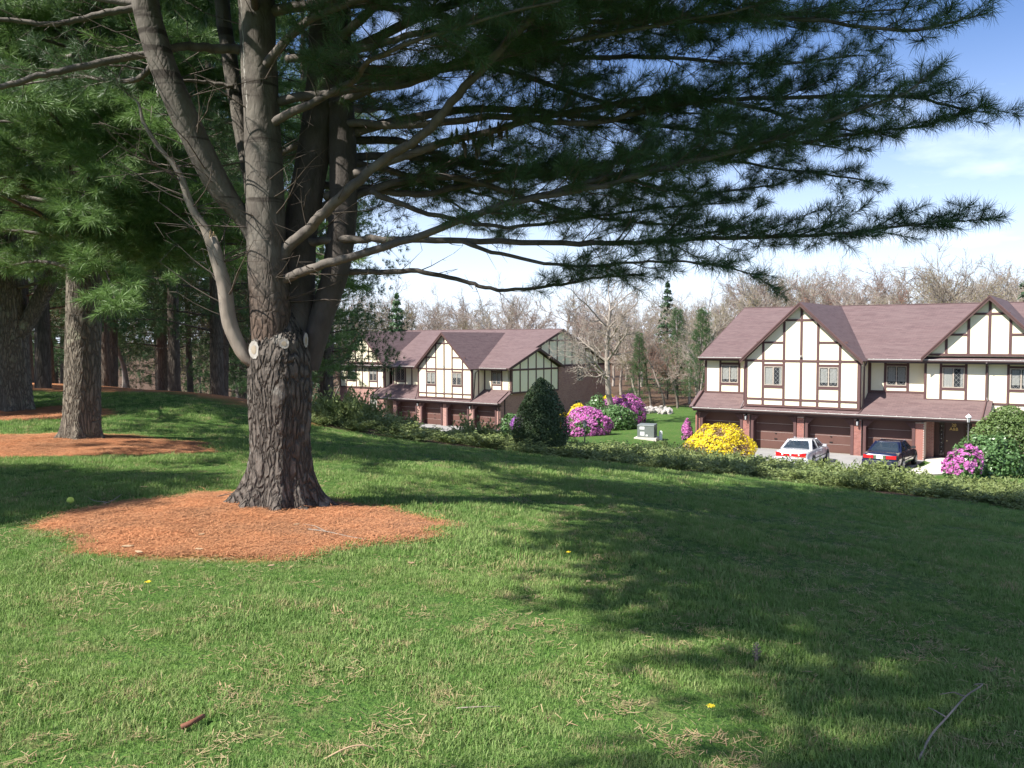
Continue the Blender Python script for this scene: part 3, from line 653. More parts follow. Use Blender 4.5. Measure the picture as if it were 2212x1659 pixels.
downspout(hl, [(-9.75, .3, 2.4), (-9.95, -1.0, 2.1), (-9.95, -1.08, .1)]); downspout(hl, [(-9.4, -.6, 5.5), (-9.32, -1.0, 5.2), (-9.32, -1.05, 3.3)]); downspout(hl, [(3.85, -.6, 5.5), (3.75, -.2, 5.2), (3.72, .0, 2.9), (3.6, .42, 2.5)]); downspout(hl, [(6.8, .45, 2.4), (6.72, .06, 2.15), (6.72, .06, .1)]); downspout(hl, [(-3.5, -.6, 5.5), (-3.4, .3, 2.8), (-3.5, .42, 2.55)])
wallpoly(hl, 'entry_wall', [(-9.1, 0), (-6.9, 0), (-6.9, 3.2), (-9.1, 3.2)], -2.4, .1, 'fascia')
wallpoly(hl, 'plaster_wall', [(-1.15, 0), (-2.4, 0), (-2.4, 2.6), (-1.15, 2.6)], -9.05, .1, 'cream', axis='u')
wallpoly(hl, 'brick_wall', [(-.3, 0), (-2.4, 0), (-2.4, 2.6), (-.3, 2.6)], -6.9, .1, 'brick_wall', axis='u')
# right wing + end wall
wallpoly(hl, 'plaster_wall', [(3.6, 3.2), (6.95, 3.2), (6.95, 5.62), (3.6, 5.62)], -1.6, .12, 'cream')
for u in (3.75, 4.62, 5.80, 6.86): tim(hl, (u, 3.3), (u, 5.6), -1.6, .14)
tim(hl, (3.6, 3.46), (6.95, 3.46), -1.6, .12, .037); tim(hl, (4.62, 4.05), (5.8, 4.05), -1.6, .12, .037); tim(hl, (4.62, 5.3), (5.8, 5.3), -1.6, .12, .037)
window(hl, 4.68, 5.74, 4.12, 5.24, -1.6, 'both')
wallpoly(hl, 'plaster_wall', [(-1.6, 3.3), (-1.6, 5.6), (-5.5, 7.28), (-9.3, 5.6), (-9.3, 3.3)], 6.95, .4, 'cream', axis='u')
sm = lambda v: 7.45 - abs(v + 5.5) * .45
for v_ in (-1.68, -2.92, -4.2, -5.5, -6.78, -8.05, -9.24): tim(hl, (v_, 3.3), (v_, sm(v_)-.12), 6.95, .16, .03, 'u')
for z_ in (3.34, 5.5): tim(hl, (-1.6, z_), (-9.3, z_), 6.95, .17, .034, 'u')
slab(hl, 'roof', [(6.0, -.7, ZE-.004), (7.3, -.7, ZE-.004), (7.3, -5.5, 7.57), (6.0, -5.5, 7.57)], .12, 'roof'); slab(hl, 'roof', [(6.0, -5.5, 7.57), (7.3, -5.5, 7.57), (7.3, -9.9, 5.72), (6.0, -9.9, 5.72)], .12, 'roof')
for a, b_ in (((-.7, ZE), (-5.5, 7.57)), ((-5.5, 7.57), (-9.9, 5.72))):
    mb = MB(); q = [a, b_, (b_[0], b_[1]-.26), (a[0], a[1]-.26)]; mb.prism([P(7.30, x, z) for x, z in q], [P(7.36, x, z) for x, z in q]); part('bargeboard', mb, 'fascia', hl)
wallpoly(hl, 'plaster_wall', [(-2.0, 5.6), (VR, ZR-.2), (-19.6, 5.6)], 6.45, .15, 'cream', axis='u')
mg = lambda v: ZR - abs(v - VR) * (ZR-ZE)/9.7
for v_ in (-7.0, -8.4, -9.8, -11.2, -12.5, -13.8, -15.1, -16.4, -17.6): tim(hl, (v_, 5.65), (v_, mg(v_)-.2), 6.45, .15, .03, 'u')
tim(hl, (-2.4, 5.72), (-19.5, 5.72), 6.45, .2, .034, 'u'); tim(hl, (-7.6, 8.25), (-13.3, 8.25), 6.45, .16, .034, 'u')
wallpoly(hl, 'brick_wall', [(-.02, 0), (-.02, 2.35), (-1.6, 3.3), (-9.3, 3.3), (-9.3, 5.6), (-19.6, 5.6), (-19.6, 0)], 6.75, .25, 'brick_wall', axis='u')
window(hl, -14.1, -13.0, 4.1, 5.25, 6.75, 'none', axis='u'); window(hl, -13.6, -12.6, 1.1, 2.1, 6.75, 'none', axis='u')
wallpoly(hl, 'brick_wall', [(-16.5, 0), (6.7, 0), (6.7, 5.6), (-16.5, 5.6)], -19.6, .15, 'brick_wall')
wallpoly(hl, 'brick_wall', [(-1.1, 0), (-1.1, 5.6), (VR, ZR-.2), (-19.6, 5.6), (-19.6, 0)], -15.9, .15, 'brick_wall', axis='u')
part('vent_pipe', MB().tube([P(3.2, VR-.6, ZR-.4), P(3.2, VR-.6, ZR+.32)], .05, 8), 'scar_wood', hl)
part('vent_pipe', MB().tube([P(-7.2, VR-.6, ZR-.4), P(-7.2, VR-.6, ZR+.25)], .05, 8), 'scar_wood', hl)
VR, ZR = VRs, ZRs

# ------------------------------------------------------------------ vegetation tools
def segs_mesh(P0, P1, r0, r1, n=3):
    """many straight tapered twigs as open prisms -> V, F"""
    P0 = np.asarray(P0, float); P1 = np.asarray(P1, float); N = len(P0)
    if N == 0: return np.zeros((0,3)), np.zeros((0,4), int)
    d = P1 - P0; L = np.linalg.norm(d, axis=1, keepdims=True); d = d / np.maximum(L, 1e-9)
    a = np.where(np.abs(d[:, 2:3]) < .9, [[0,0,1]], [[1,0,0]]); r = np.cross(d, a); r /= np.linalg.norm(r, axis=1, keepdims=True); u = np.cross(d, r)
    r0 = np.broadcast_to(np.asarray(r0, float), N)[:, None]; r1 = np.broadcast_to(np.asarray(r1, float), N)[:, None]
    V = []
    for P_, rr in ((P0, r0), (P1, r1)):
        for k in range(n):
            t = 2*math.pi*k/n; V.append(P_ + (r*math.cos(t) + u*math.sin(t)) * rr)
    V = np.stack(V, 1).reshape(-1, 3); base = np.arange(N)[:, None] * 2*n
    F = np.concatenate([base + np.array([[k, (k+1) % n, n + (k+1) % n, n + k]]) for k in range(n)])
    return V, F
def join(parts):
    V = []; F = {}; o = 0
    for v, f in parts:
        if len(v) == 0: continue
        V.append(v); f = np.asarray(f); F.setdefault(f.shape[1], []).append(f + o); o += len(v)
    return np.concatenate(V), [np.concatenate(x) for x in F.values()]
def unit(v): return v / np.maximum(np.linalg.norm(v, axis=-1, keepdims=True), 1e-9)
def quads(P, nrm, size, rs, asp=.6, spread=.6):
    """leaf quads at P facing roughly nrm"""
    N = len(P); nn = unit(nrm + rs.normal(0, spread, (N, 3))); a = unit(np.cross(nn, unit(rs.normal(0, 1, (N, 3))))); b = np.cross(nn, a)
    s = (np.asarray(size) * rs.uniform(.65, 1.3, N))[:, None] if not isinstance(size, (int, float)) or True else size
    V = np.stack([P - a*s, P + b*s*asp, P + a*s, P - b*s*asp], 1).reshape(-1, 3); F = np.arange(N*4).reshape(-1, 4); return V, F
LIB = {}
def gn_scatter(name, pts, rots, scl, lib, parent=None, seed=0, **props):
    """a point mesh whose points carry an instance each (masses of needles, blades)"""
    me = bpy.data.meshes.new(name); me.vertices.add(len(pts)); me.vertices.foreach_set('co', np.asarray(pts, np.float32).ravel())
    a = me.attributes.new('rot', 'FLOAT_VECTOR', 'POINT'); a.data.foreach_set('vector', np.asarray(rots, np.float32).ravel())
    a = me.attributes.new('scl', 'FLOAT', 'POINT'); a.data.foreach_set('value', np.asarray(scl, np.float32))
    o = bpy.data.objects.new(name, me); S.collection.objects.link(o)
    if parent is not None: o.parent = parent
    for k, v in props.items(): o[k] = v
    g = LIB.get(('g', lib))
    if g is None:
        g = bpy.data.node_groups.new('scatter_' + lib, 'GeometryNodeTree'); LIB[('g', lib)] = g
        g.interface.new_socket('Geometry', in_out='INPUT', socket_type='NodeSocketGeometry'); g.interface.new_socket('Geometry', in_out='OUTPUT', socket_type='NodeSocketGeometry')
        N = g.nodes; L = g.links.new; i = N.new('NodeGroupInput'); e = N.new('NodeGroupOutput'); ins = N.new('GeometryNodeInstanceOnPoints')
        ci = N.new('GeometryNodeCollectionInfo'); ci.inputs[0].default_value = LIB[lib]; ci.inputs['Separate Children'].default_value = True; ci.inputs['Reset Children'].default_value = True
        ins.inputs['Pick Instance'].default_value = True
        r = N.new('GeometryNodeInputNamedAttribute'); r.data_type = 'FLOAT_VECTOR'; r.inputs[0].default_value = 'rot'
        s = N.new('GeometryNodeInputNamedAttribute'); s.data_type = 'FLOAT'; s.inputs[0].default_value = 'scl'
        L(i.outputs[0], ins.inputs['Points']); L(ci.outputs[0], ins.inputs['Instance']); L(r.outputs[0], ins.inputs['Rotation']); L(s.outputs[0], ins.inputs['Scale']); L(ins.outputs[0], e.inputs[0])
    m = o.modifiers.new('scatter', 'NODES'); m.node_group = g; return o
def lib_add(lib, name, me, m):
    if lib not in LIB: LIB[lib] = bpy.data.collections.new('lib_' + lib)
    me.materials.append(m) if not isinstance(m, list) else [me.materials.append(x) for x in m]
    o = bpy.data.objects.new(name, me); LIB[lib].objects.link(o)
def dir_rot(D):
    D = unit(np.asarray(D, float)); return np.stack([np.zeros(len(D)), np.arccos(np.clip(D[:, 2], -1, 1)), np.arctan2(D[:, 1], D[:, 0])], 1)

def tuft_mesh(name, n, L, w, seed, cone=(18, 75), back=.10):
    """a spray of needles round +Z, roots spread a little way down the twig; each needle a thin triangle"""
    r = np.random.RandomState(seed); th = r.uniform(0, 2*math.pi, n); ph = np.radians(r.uniform(cone[0], cone[1], n))
    D = np.stack([np.cos(th)*np.sin(ph), np.sin(th)*np.sin(ph), np.cos(ph)], 1); B = np.stack([np.zeros(n), np.zeros(n), -back*r.rand(n)], 1)
    LL = L * r.uniform(.75, 1.1, n)[:, None]; sd = unit(np.cross(D, unit(r.normal(0, 1, (n, 3))))) * w/2
    mid = B + D*LL*.55 + np.array([[0,0,.04*L]]); tip = B + D*LL - np.array([[0,0,.05*L]])
    V = np.stack([B - sd, B + sd, mid + sd, mid - sd, tip], 1).reshape(-1, 3); o = np.arange(n)[:, None]*5
    return np_mesh(name, V, [o + np.array([[0,1,2,3]]), o + np.array([[3,2,4]])])
for k in range(3): lib_add('tuft', 'tuft', tuft_mesh('tuft', 60, .125, .0024, 3+k, (15, 88), .10), M['needle'])
for k in range(2): lib_add('tuft_mid', 'tuft', tuft_mesh('tuft', 50, .15, .0045, 13+k, (12, 85), .16), M['needle_far'])
def spray_mesh(name, seed, n=16, w=.012, L=.17, R=.38):
    """a flat bough end of many tufts"""
    r = np.random.RandomState(seed); parts = []
    for k in range(n):
        t = r.rand(); a = r.uniform(-1, 1)*.9; c = np.array([math.sin(a)*R*(1-.3*t), r.normal(0, .05), t*R*1.5 - .1])
        m = 16; th = r.uniform(0, 6.28, m); ph = np.radians(r.uniform(15, 85, m)); D = np.stack([np.cos(th)*np.sin(ph) + .5*math.sin(a), np.sin(th)*np.sin(ph), np.cos(ph)], 1); D = unit(D)
        sd = unit(np.cross(D, unit(r.normal(0,1,(m,3)))))*w/2; LL = L*r.uniform(.7,1.1,m)[:, None]
        V = np.stack([c - sd, c + sd, c + D*LL], 1).reshape(-1, 3); parts.append((V, np.arange(m*3).reshape(-1, 3)))
    V, F = join(parts); return np_mesh(name, V, F)
M['needle_wood'] = leafmat('needle_wood', (.045,.10,.034), (.062,.13,.04), .7, .5, .25, (.085,.16,.05), 9)  # darker copy of needle_far, shade of the woods put into the needle colour
for k in range(3): lib_add('spray', 'spray', spray_mesh('spray', 30+k), M['needle_wood'])

def poly_len(p): return float(np.sum(np.linalg.norm(np.diff(p, axis=0), axis=1)))
def smooth_path(p, n=4):
    p = [np.array(q, float) for q in p]; 
    if len(p) < 3: return np.array(p)
    q = [2*p[0]-p[1]] + p + [2*p[-1]-p[-2]]; out = []
    for i in range(1, len(q)-2):
        for k in range(n):
            t = k/n; a, b, c, d = q[i-1], q[i], q[i+1], q[i+2]
            out.append(.5*((2*b) + (-a+c)*t + (2*a-5*b+4*c-d)*t*t + (-a+3*b-3*c+d)*t**3))
    out.append(p[-1]); return np.array(out)
def along(p, s):
    d = np.concatenate([[0], np.cumsum(np.linalg.norm(np.diff(p, axis=0), axis=1))]); i = min(max(np.searchsorted(d, s) - 1, 0), len(p)-2)
    t = (s - d[i]) / max(d[i+1]-d[i], 1e-9); return p[i] + (p[i+1]-p[i])*t, unit(p[i+1]-p[i])
class Crown:
    """collects limbs, twigs and tufts of one pine"""
    def __init__(s, seed): s.r = np.random.RandomState(seed); s.T0 = []; s.T1 = []; s.R0 = []; s.R1 = []; s.tp = []; s.td = []; s.ts = []; s.limbs = MB()
    def limb(s, pts, r0, r1, n=8, wob=.015, mesh=None):
        p = smooth_path(pts, 6); N = len(p); rr = r0 + (r1-r0)*np.linspace(0, 1, N)**.8
        p[1:-1] += s.r.normal(0, wob*.35, (N-2, 3)); k_ = s.r.normal(0, wob*1.2, (max(2, N//6)+1, 3)); p[1:-1] += np.stack([np.interp(np.linspace(0, 1, N), np.linspace(0, 1, len(k_)), k_[:, q]) for q in range(3)], 1)[1:-1]; (mesh or s.limbs).tube(p, list(rr), n); return p
    def twig(s, a, b, r0, r1): s.T0.append(a); s.T1.append(b); s.R0.append(r0); s.R1.append(r1)
    def foliate(s, p, start=.35, side=.9, spacing=.16, dens=1., bare=0., sub=.22, tsc=1., droop=0., tuftstep=.10, base_len=None):
        """side twigs off limb p in a mostly flat plane, tufts along them"""
        r = s.r; L = poly_len(p); x = L*start; k = 0
        while x < L:
            c, t = along(p, x); f = (x/L - start) / max(1-start, 1e-6); ln = side * (1 - .72*f) * (.45 + .55*min(1, f*4+.3)) * r.uniform(.6, 1.15)
            h = unit(np.array([-t[1], t[0], 0.0]) + 1e-6); sg = 1 if k % 2 else -1; ang = math.radians(r.uniform(35, 62))
            d = unit(t*math.cos(ang) + h*sg*math.sin(ang) + np.array([0, 0, r.normal(.04, .27)])); s.branchlet(c, d, ln, dens, bare, sub, tsc, droop, tuftstep)
            x += spacing * r.uniform(.6, 1.4); k += 1
        c, t = along(p, L*.999); s.branchlet(c, t, side*.35, dens, 0, sub, tsc, droop, tuftstep)
    def branchlet(s, c, d, ln, dens, bare, sub, tsc, droop, tuftstep=.1):
        r = s.r; n = max(2, int(ln/.16)); pts = [c]; dd = d.copy()
        for i in range(n):
            dd = unit(dd + r.normal(0, .10, 3) + np.array([0, 0, .05 - droop])); pts.append(pts[-1] + dd*ln/n)
        rr = .0035 + .006*ln
        for i in range(n): s.twig(pts[i], pts[i+1], rr*(1-i/n*.75), rr*(1-(i+1)/n*.75))
        if r.rand() < bare: 
            for i in range(1, n+1):
                if r.rand() < .8:
                    e = unit(dd + r.normal(0, .8, 3))*r.uniform(.08, .3); s.twig(pts[i], pts[i]+e, .003, .0012)
            return
        q = np.array(pts); LL = poly_len(q); x = LL*r.uniform(.12, .3); k = 0
        while x < LL:
            a, t = along(q, x); h = unit(np.cross(t, [0, 0, 1.]) + 1e-6); sg = 1 if k % 2 else -1
            e = unit(t*.75 + h*sg*.7 + np.array([0, 0, r.normal(.06, .34)])); l2 = sub*r.uniform(.45, 1.2)*(1-.45*x/LL)
            if r.rand() < dens:
                s.twig(a, a + e*l2, .0032, .0022); s.tuft(a + e*l2, e, tsc)
                if l2 > .17: s.tuft(a + e*l2*.55, e, tsc*.9)
                if l2 > .26: s.tuft(a + e*l2*.25, unit(e + r.normal(0,.3,3)), tsc*.9)
            x += tuftstep*r.uniform(.7, 1.4); k += 1
        s.tuft(q[-1], dd, tsc*1.05)
    def tuft(s, p, d, sc): s.tp.append(p); s.td.append(d); s.ts.append(sc*s.r.uniform(.8, 1.15))
    def finish(s, tree, mlimb, mtwig, lib='tuft', origin=(0,0,0), limbs_name='limbs'):
        o = np.array(origin)
        if s.limbs.v:
            me = s.limbs.mesh('limbs', True); me.transform(Matrix.Translation(-Vector(origin))); link(limbs_name, me, mlimb, tree, kind='stuff')
        if s.T0:
            V, Fq = segs_mesh(np.array(s.T0)-o, np.array(s.T1)-o, s.R0, s.R1, 3); link('twigs', np_mesh('twigs', V, [Fq]), mtwig, tree, kind='stuff')
        if s.tp: gn_scatter('needles', np.array(s.tp)-o, dir_rot(s.td), s.ts, lib, tree, kind='stuff')

# ------------------------------------------------------------------ the big pine
def big_trunk(mb_pts, rad, n=128, rows=220, roots=None, z0=None, furrow=.012, seed=0, flare=1.0):
    """fluted, furrowed trunk with root flare; returns V,F"""
    p = smooth_path(mb_pts, 8); d = np.concatenate([[0], np.cumsum(np.linalg.norm(np.diff(p, axis=0), axis=1))]); H = d[-1]
    s = np.linspace(0, 1, rows)**1.25 * H; c = np.stack([np.interp(s, d, p[:, k]) for k in range(3)], 1)
    R = np.interp(s, np.linspace(0, H, len(rad)), rad); th = np.linspace(0, 2*math.pi, n, endpoint=False)
    TH, SS = np.meshgrid(th, s); RR = np.repeat(R[:, None], n, 1)
    if roots:
        for a, w, amp in roots:
            dd = np.abs((TH - a + math.pi) % (2*math.pi) - math.pi); RR = RR + amp*np.exp(-(dd/w)**2)*np.exp(-SS/.16) + .10*amp*np.exp(-(dd/(w*1.1))**2)*np.exp(-SS/.8)
        RR = RR + .05*flare*np.exp(-SS/.22)
    q = np.stack([np.cos(TH)*3 + seed, np.sin(TH)*3, SS*1.2], -1).reshape(-1, 3); RR = RR*(1 + .14*(fbm(q, 3).reshape(RR.shape) - .44))
    q = np.stack([np.cos(TH)*11 + seed, np.sin(TH)*11, SS*6.5], -1).reshape(-1, 3); f = np.abs(fbm(q + 3*fbm(q*.6, 2)[:, None], 3).reshape(RR.shape) - .44)*4
    RR = RR - furrow*np.clip(1 - f*1.6, 0, 1) + furrow*.4*(fbm(q*2.7, 2).reshape(RR.shape)-.4)
    V = np.stack([c[:, 0:1] + np.cos(TH)*RR, c[:, 1:2] + np.sin(TH)*RR, np.repeat(c[:, 2:3], n, 1)], -1).reshape(-1, 3)
    idx = np.arange(rows*n).reshape(rows, n); nx_ = np.roll(idx, -1, 1)
    return V, np.stack([idx[:-1], nx_[:-1], nx_[1:], idx[1:]], -1).reshape(-1, 4)
TX, TY = TREE; TZ = gz(TX, TY)
pine = thing('pine_tree', 'big forked pine with pale round pruning scars standing in the nearest bed of orange needles', 'tree', (TX, TY, TZ))
org = Vector((TX, TY, TZ))
def T(x, y, dy=0.): return np.array(a2(x, y, TY + dy))
base = np.array([TX, TY, TZ - .08])
def rel(me): me.transform(Matrix.Translation(-org)); return me
roots = [(math.radians(a), w, amp) for a, w, amp in ((-125, .28, .30), (-78, .24, .24), (-165, .22, .42), (-40, .22, .20), (5, .30, .34), (60, .3, .25), (130, .3, .28))]
V, Fq = big_trunk([base, T(607,1000), T(606,900), T(604,800), T(604,740), T(606,700,.05), T(610,660,.1), T(612,640,.12)], [.30,.285,.275,.275,.285,.30,.305,.30,.25,.17,.05], roots=roots, rows=260)
tr = TV = V.copy(); link('trunk', rel(np_mesh('trunk', V, [Fq], True)), M['bark_main'], pine)
cr = Crown(11)
M['bark_dark'] = simple('bark_dark', (.085,.07,.06), (.04,.033,.028), 8, .9, .9, mscale=(1,1,.5), bd=.03)
def stem(pts, r, name='trunk_fork', mt='bark_stem', n=40, rows=150, furrow=.006, seed=1):
    V, Fq = big_trunk(pts, r, n, rows, None, furrow=furrow, seed=seed); link(name, rel(np_mesh(name, V, [Fq], True)), M[mt], pine); return smooth_path(pts, 6)
s1 = stem([T(592,800,-.02), T(585,690,-.04), T(576,560,-.06), T(573,430,-.05), T(566,250,0), T(556,60,0), T(552,-150,0), T(552,-900,.1), T(560,-1700,.2)], [.21,.185,.172,.17,.165,.155,.15,.13,.10,.05], seed=2)
s2 = stem([T(572,560,.02), T(540,490,.0), T(480,415,-.1), T(425,310,-.2), T(375,200,-.3), T(335,90,-.3), T(305,-60,-.3), T(260,-500,-.3), T(230,-1000,-.2)], [.10,.135,.135,.125,.12,.115,.11,.09,.04], seed=3)
s3 = stem([T(662,800,.1), T(690,700,.15), T(722,600,.2), T(738,500,.25), T(742,380,.3), T(735,200,.35), T(730,0,.4), T(740,-500,.5), T(760,-1200,.6)], [.12,.14,.14,.128,.118,.11,.10,.08,.04], mt='bark_dark', seed=5, furrow=.006)
s4 = stem([T(630,780,.15), T(640,650,.2), T(645,520,.28), T(665,400,.3), T(690,240,.35), T(700,60,.4), T(700,-300,.5), T(690,-1100,.6), T(680,-2000,.6)], [.19,.175,.15,.135,.125,.12,.11,.08,.04], mt='bark_dark', seed=6, furrow=.006)
s5 = stem([T(560,520,.2), T(545,400,.25), T(520,270,.35), T(495,120,.45), T(480,0,.5), T(470,-300,.6)], [.09,.085,.08,.075,.07,.05], seed=7)
# dead, broken limb low on the left
dl = stem([T(565,800,-.08), T(530,770,-.12), T(497,700,-.15), T(485,620,-.18), T(468,560,-.2), T(447,500,-.22), T(415,450,-.25), T(385,370,-.28), T(345,320,-.3), T(310,265,-.32), T(300,225,-.33), T(278,205,-.34)], [.075,.078,.075,.070,.066,.058,.045,.036,.032,.026,.018,.010], 'dead_limb', 'dead_wood', 24, 110, .003, 9)
link('broken_stub', rel(MB().tube([T(478,600,-.17), T(470,550,-.2), T(458,512,-.22)], [.045,.050,.046], 14).mesh('broken_stub', True)), M['dead_wood'], pine)
sp = MB(); rr_ = random.Random(4)
for k in range(11):
    a = k*.57; c = T(457,512,-.22); e = c + np.array([.036*math.cos(a), .036*math.sin(a), 0]); sp.tube([e - np.array([0,0,.02]), e + np.array([rr_.uniform(-.01,.01), 0, rr_.uniform(.02,.07)])], [.012,.002], 4)
link('splintered_end', rel(sp.mesh('splintered_end')), M['fresh_wood'], pine, kind='stuff')
# pruning scars
def scar(x, y, rx, rz):
    c = np.array(T(x, y, 0)); dx = c[0]-TX-.01; Rt = .295; kk = (np.abs(TV[:,0]-c[0]) < rx*1.1) & (np.abs(TV[:,2]-c[2]) < rz) & (TV[:,1] < TY-.02); c[1] = np.percentile(TV[kk, 1], 12) if kk.any() else TY - math.sqrt(max(Rt**2 - dx*dx, .01)); yaw = .55*math.asin(max(-.95, min(.95, dx/Rt)))
    def ell(a, b_, y0, y1, k_=.8):
        m = MB(); n = 22; w_ = [(1+.06*math.sin(3*k+x) + .04*math.sin(7*k)) for k in range(n)]; o = [(a*w_[k]*math.cos(2*math.pi*k/n), y0, b_*w_[k]*math.sin(2*math.pi*k/n)) for k in range(n)]; i_ = [(p*k_, y1, q*k_) for p, _, q in o]; m.prism(o[::-1], i_[::-1]); return m
    R = Matrix.Translation(Vector(c) - org) @ Matrix.Rotation(yaw, 4, 'Z')
    for nm_, m, mt in (('scar_lip', ell(rx*1.3, rz*1.25, .08, .004, .8), 'bark_main'), ('scar_ring', ell(rx, rz, .08, -.004, .9), 'scar_wood'), ('scar_heart', ell(rx*.55, rz*.55, .02, -.006), 'scar_core')):
        me = m.mesh(nm_, False); me.transform(R); link(nm_, me, M[mt], pine)
scar(564, 755, .058, .098); scar(628, 742, .05, .055); scar(664, 735, .025, .08)


# limbs read off the photograph, each with its own depth
def J(pts): return [T(x, y, d) for x, y, d in pts]
L1 = cr.limb(J([(578,600,.0),(622,542,-.12),(655,500,-.25),(700,455,-.5),(760,405,-.7),(830,350,-.9),(920,290,-1.2),(990,205,-1.5),(1090,95,-1.8),(1200,-5,-2.1),(1300,-80,-2.4),(1420,-180,-2.8)]), .062, .022, 12)
A = cr.limb(J([(570,612,.0),(625,598,-.14),(700,572,-.4),(800,545,-.6),(950,490,-.9),(1100,440,-1.1),(1300,392,-1.3),(1480,350,-1.5),(1640,310,-1.6),(1800,255,-1.7),(1980,185,-1.7)]), .052, .011, 12)
B = cr.limb(J([(660,520,.2),(760,516,.1),(850,520,0),(1000,518,-.1),(1250,520,-.2),(1400,523,-.2),(1600,515,-.2),(1800,505,-.2),(1950,492,-.2),(2085,478,-.2)]), .044, .010, 10)
Cc = cr.limb(J([(700,585,.25),(800,584,.3),(900,592,.3),(1000,605,.4),(1080,617,.4),(1200,617,.5),(1300,605,.5),(1390,596,.5)]), .034, .011, 10)
D_ = cr.limb(J([(700,425,.3),(780,412,.5),(900,420,.8),(1000,402,1.),(1090,383,1.1),(1270,356,1.2),(1400,340,1.3),(1560,352,1.4),(1700,365,1.5),(1860,388,1.6)]), .042, .010, 10)
E_ = cr.limb(J([(720,258,.3),(900,265,.0),(1050,250,-.3),(1160,256,-.5),(1275,266,-.7),(1440,228,-.9),(1600,215,-1.),(1800,205,-1.1),(1980,208,-1.1),(2110,240,-1.1)]), .04, .010, 10)
F_ = cr.limb(J([(620,128,-.1),(745,108,-.4),(880,80,-.7),(1000,50,-1.),(1155,46,-1.2),(1440,40,-1.5),(1700,30,-1.7),(1950,60,-1.8),(2080,40,-1.8)]), .038, .010, 10)
G_ = cr.limb(J([(600,220,0),(765,195,-.1),(880,175,-.1),(1020,118,-.1),(1200,60,0),(1400,10,.1),(1600,-40,.2)]), .045, .012, 10)
H_ = cr.limb(J([(700,300,.4),(860,310,.8),(1000,350,1.2),(1130,372,1.5),(1300,380,1.8),(1500,420,2.0),(1680,400,2.2)]), .05, .010, 10)
I_ = cr.limb(J([(700,140,.5),(900,150,1.),(1150,130,1.4),(1400,120,1.8),(1650,140,2.0),(1850,120,2.2)]), .05, .010, 10)
K1 = cr.limb(J([(1100,440,-1.1),(1250,405,-1.0),(1450,352,-1.),(1600,330,-1.),(1750,300,-1.1),(1900,290,-1.1),(2020,265,-1.1)]), .03, .008, 8)
K2 = cr.limb(J([(990,518,-.1),(1100,560,-.4),(1250,572,-.6),(1400,560,-.7),(1550,580,-.8),(1640,600,-.8)]), .022, .006, 8)
K3 = cr.limb(J([(800,410,.3),(950,470,.5),(1100,490,.8),(1250,470,1.),(1400,455,1.2),(1560,440,1.3)]), .03, .008, 8)
for p, st, sd, sp_ in ((A,.36,.85,.10),(B,.40,1.05,.07),(Cc,.62,.6,.11),(D_,.32,.9,.09),(E_,.34,1.,.085),(F_,.22,1.1,.09),(G_,.3,1.1,.10),(H_,.28,.95,.09),(I_,.22,1.1,.085),(K1,.2,.75,.09),(K2,.35,.6,.10),(K3,.35,.7,.11),(L1,.62,.9,.14)):
    cr.foliate(p, st, sd, sp_, 1., .03, .25, 1.1)
for p, a_, b_ in ((A,.05,.36),(B,.08,.42),(Cc,.1,.62),(D_,.05,.32),(E_,.05,.34),(L1,.1,.6),(H_,.05,.28)):      # bare inner twigs
    q = p[int(len(p)*a_):max(int(len(p)*b_), int(len(p)*a_)+3)]; cr.foliate(q, .0, .75, .22, .0, .9)
# slim dark cones hanging under one limb
for k, (x, y, d) in enumerate([(976,300,-.2),(986,292,-.2),(1000,305,-.15),(1004,322,-.15),(1010,290,-.25),(1022,300,-.2),(1028,325,-.2),(1034,318,-.25),(1040,298,-.2),(1058,285,-.2),(1062,300,-.25),(1076,278,-.2),(1082,284,-.2),(1094,282,-.2)]):
    c = T(x, y, d); m = MB(); m.tube([c + np.array([0,0,.07]), c + np.array([.002,0,.05]), c + np.array([.004,0,.0]), c + np.array([.006,0,-.06]), c + np.array([.008,0,-.085])], [.003,.013,.017,.014,.004], 8); link('hanging_cone', rel(m.mesh('hanging_cone', True)), M['bark_twig'], pine)
    cr.twig(c + np.array([0,0,.07]), c + np.array([cr.r.normal(0,.03),0,.07+(y-255)*.0045]), .0025, .003)
# thin pale strips laid on the stem surface
for x, y0, y1, w_ in ((527,2,150,.006),(532,110,200,.010),(538,170,268,.008),(563,235,275,.010),(366,190,230,.010)):
    n_ = 14; pts_ = []
    st = s2 if x < 400 else s1
    for q in range(n_):
        y = y0 + (y1-y0)*q/(n_-1); c = T(x + (q % 3)*1.2 + (y-y0)*.06, y, 0); i = int(np.argmin(abs(st[:, 2]-c[2]))); dx = c[0]-st[i, 0]; rad = .163 if st is s1 else .118; c[1] = st[i, 1] - math.sqrt(max(rad*rad - dx*dx, .0004)) + .002; pts_.append(c)
    m = MB(); m.tube(pts_, [w_*(.5 + .5*math.sin(math.pi*(q+.5)/n_))*cr.r.uniform(.6, 1.2) for q in range(n_)], 6); link('pale_streak', rel(m.mesh('pale_streak', True)), M['scar_wood'], pine)
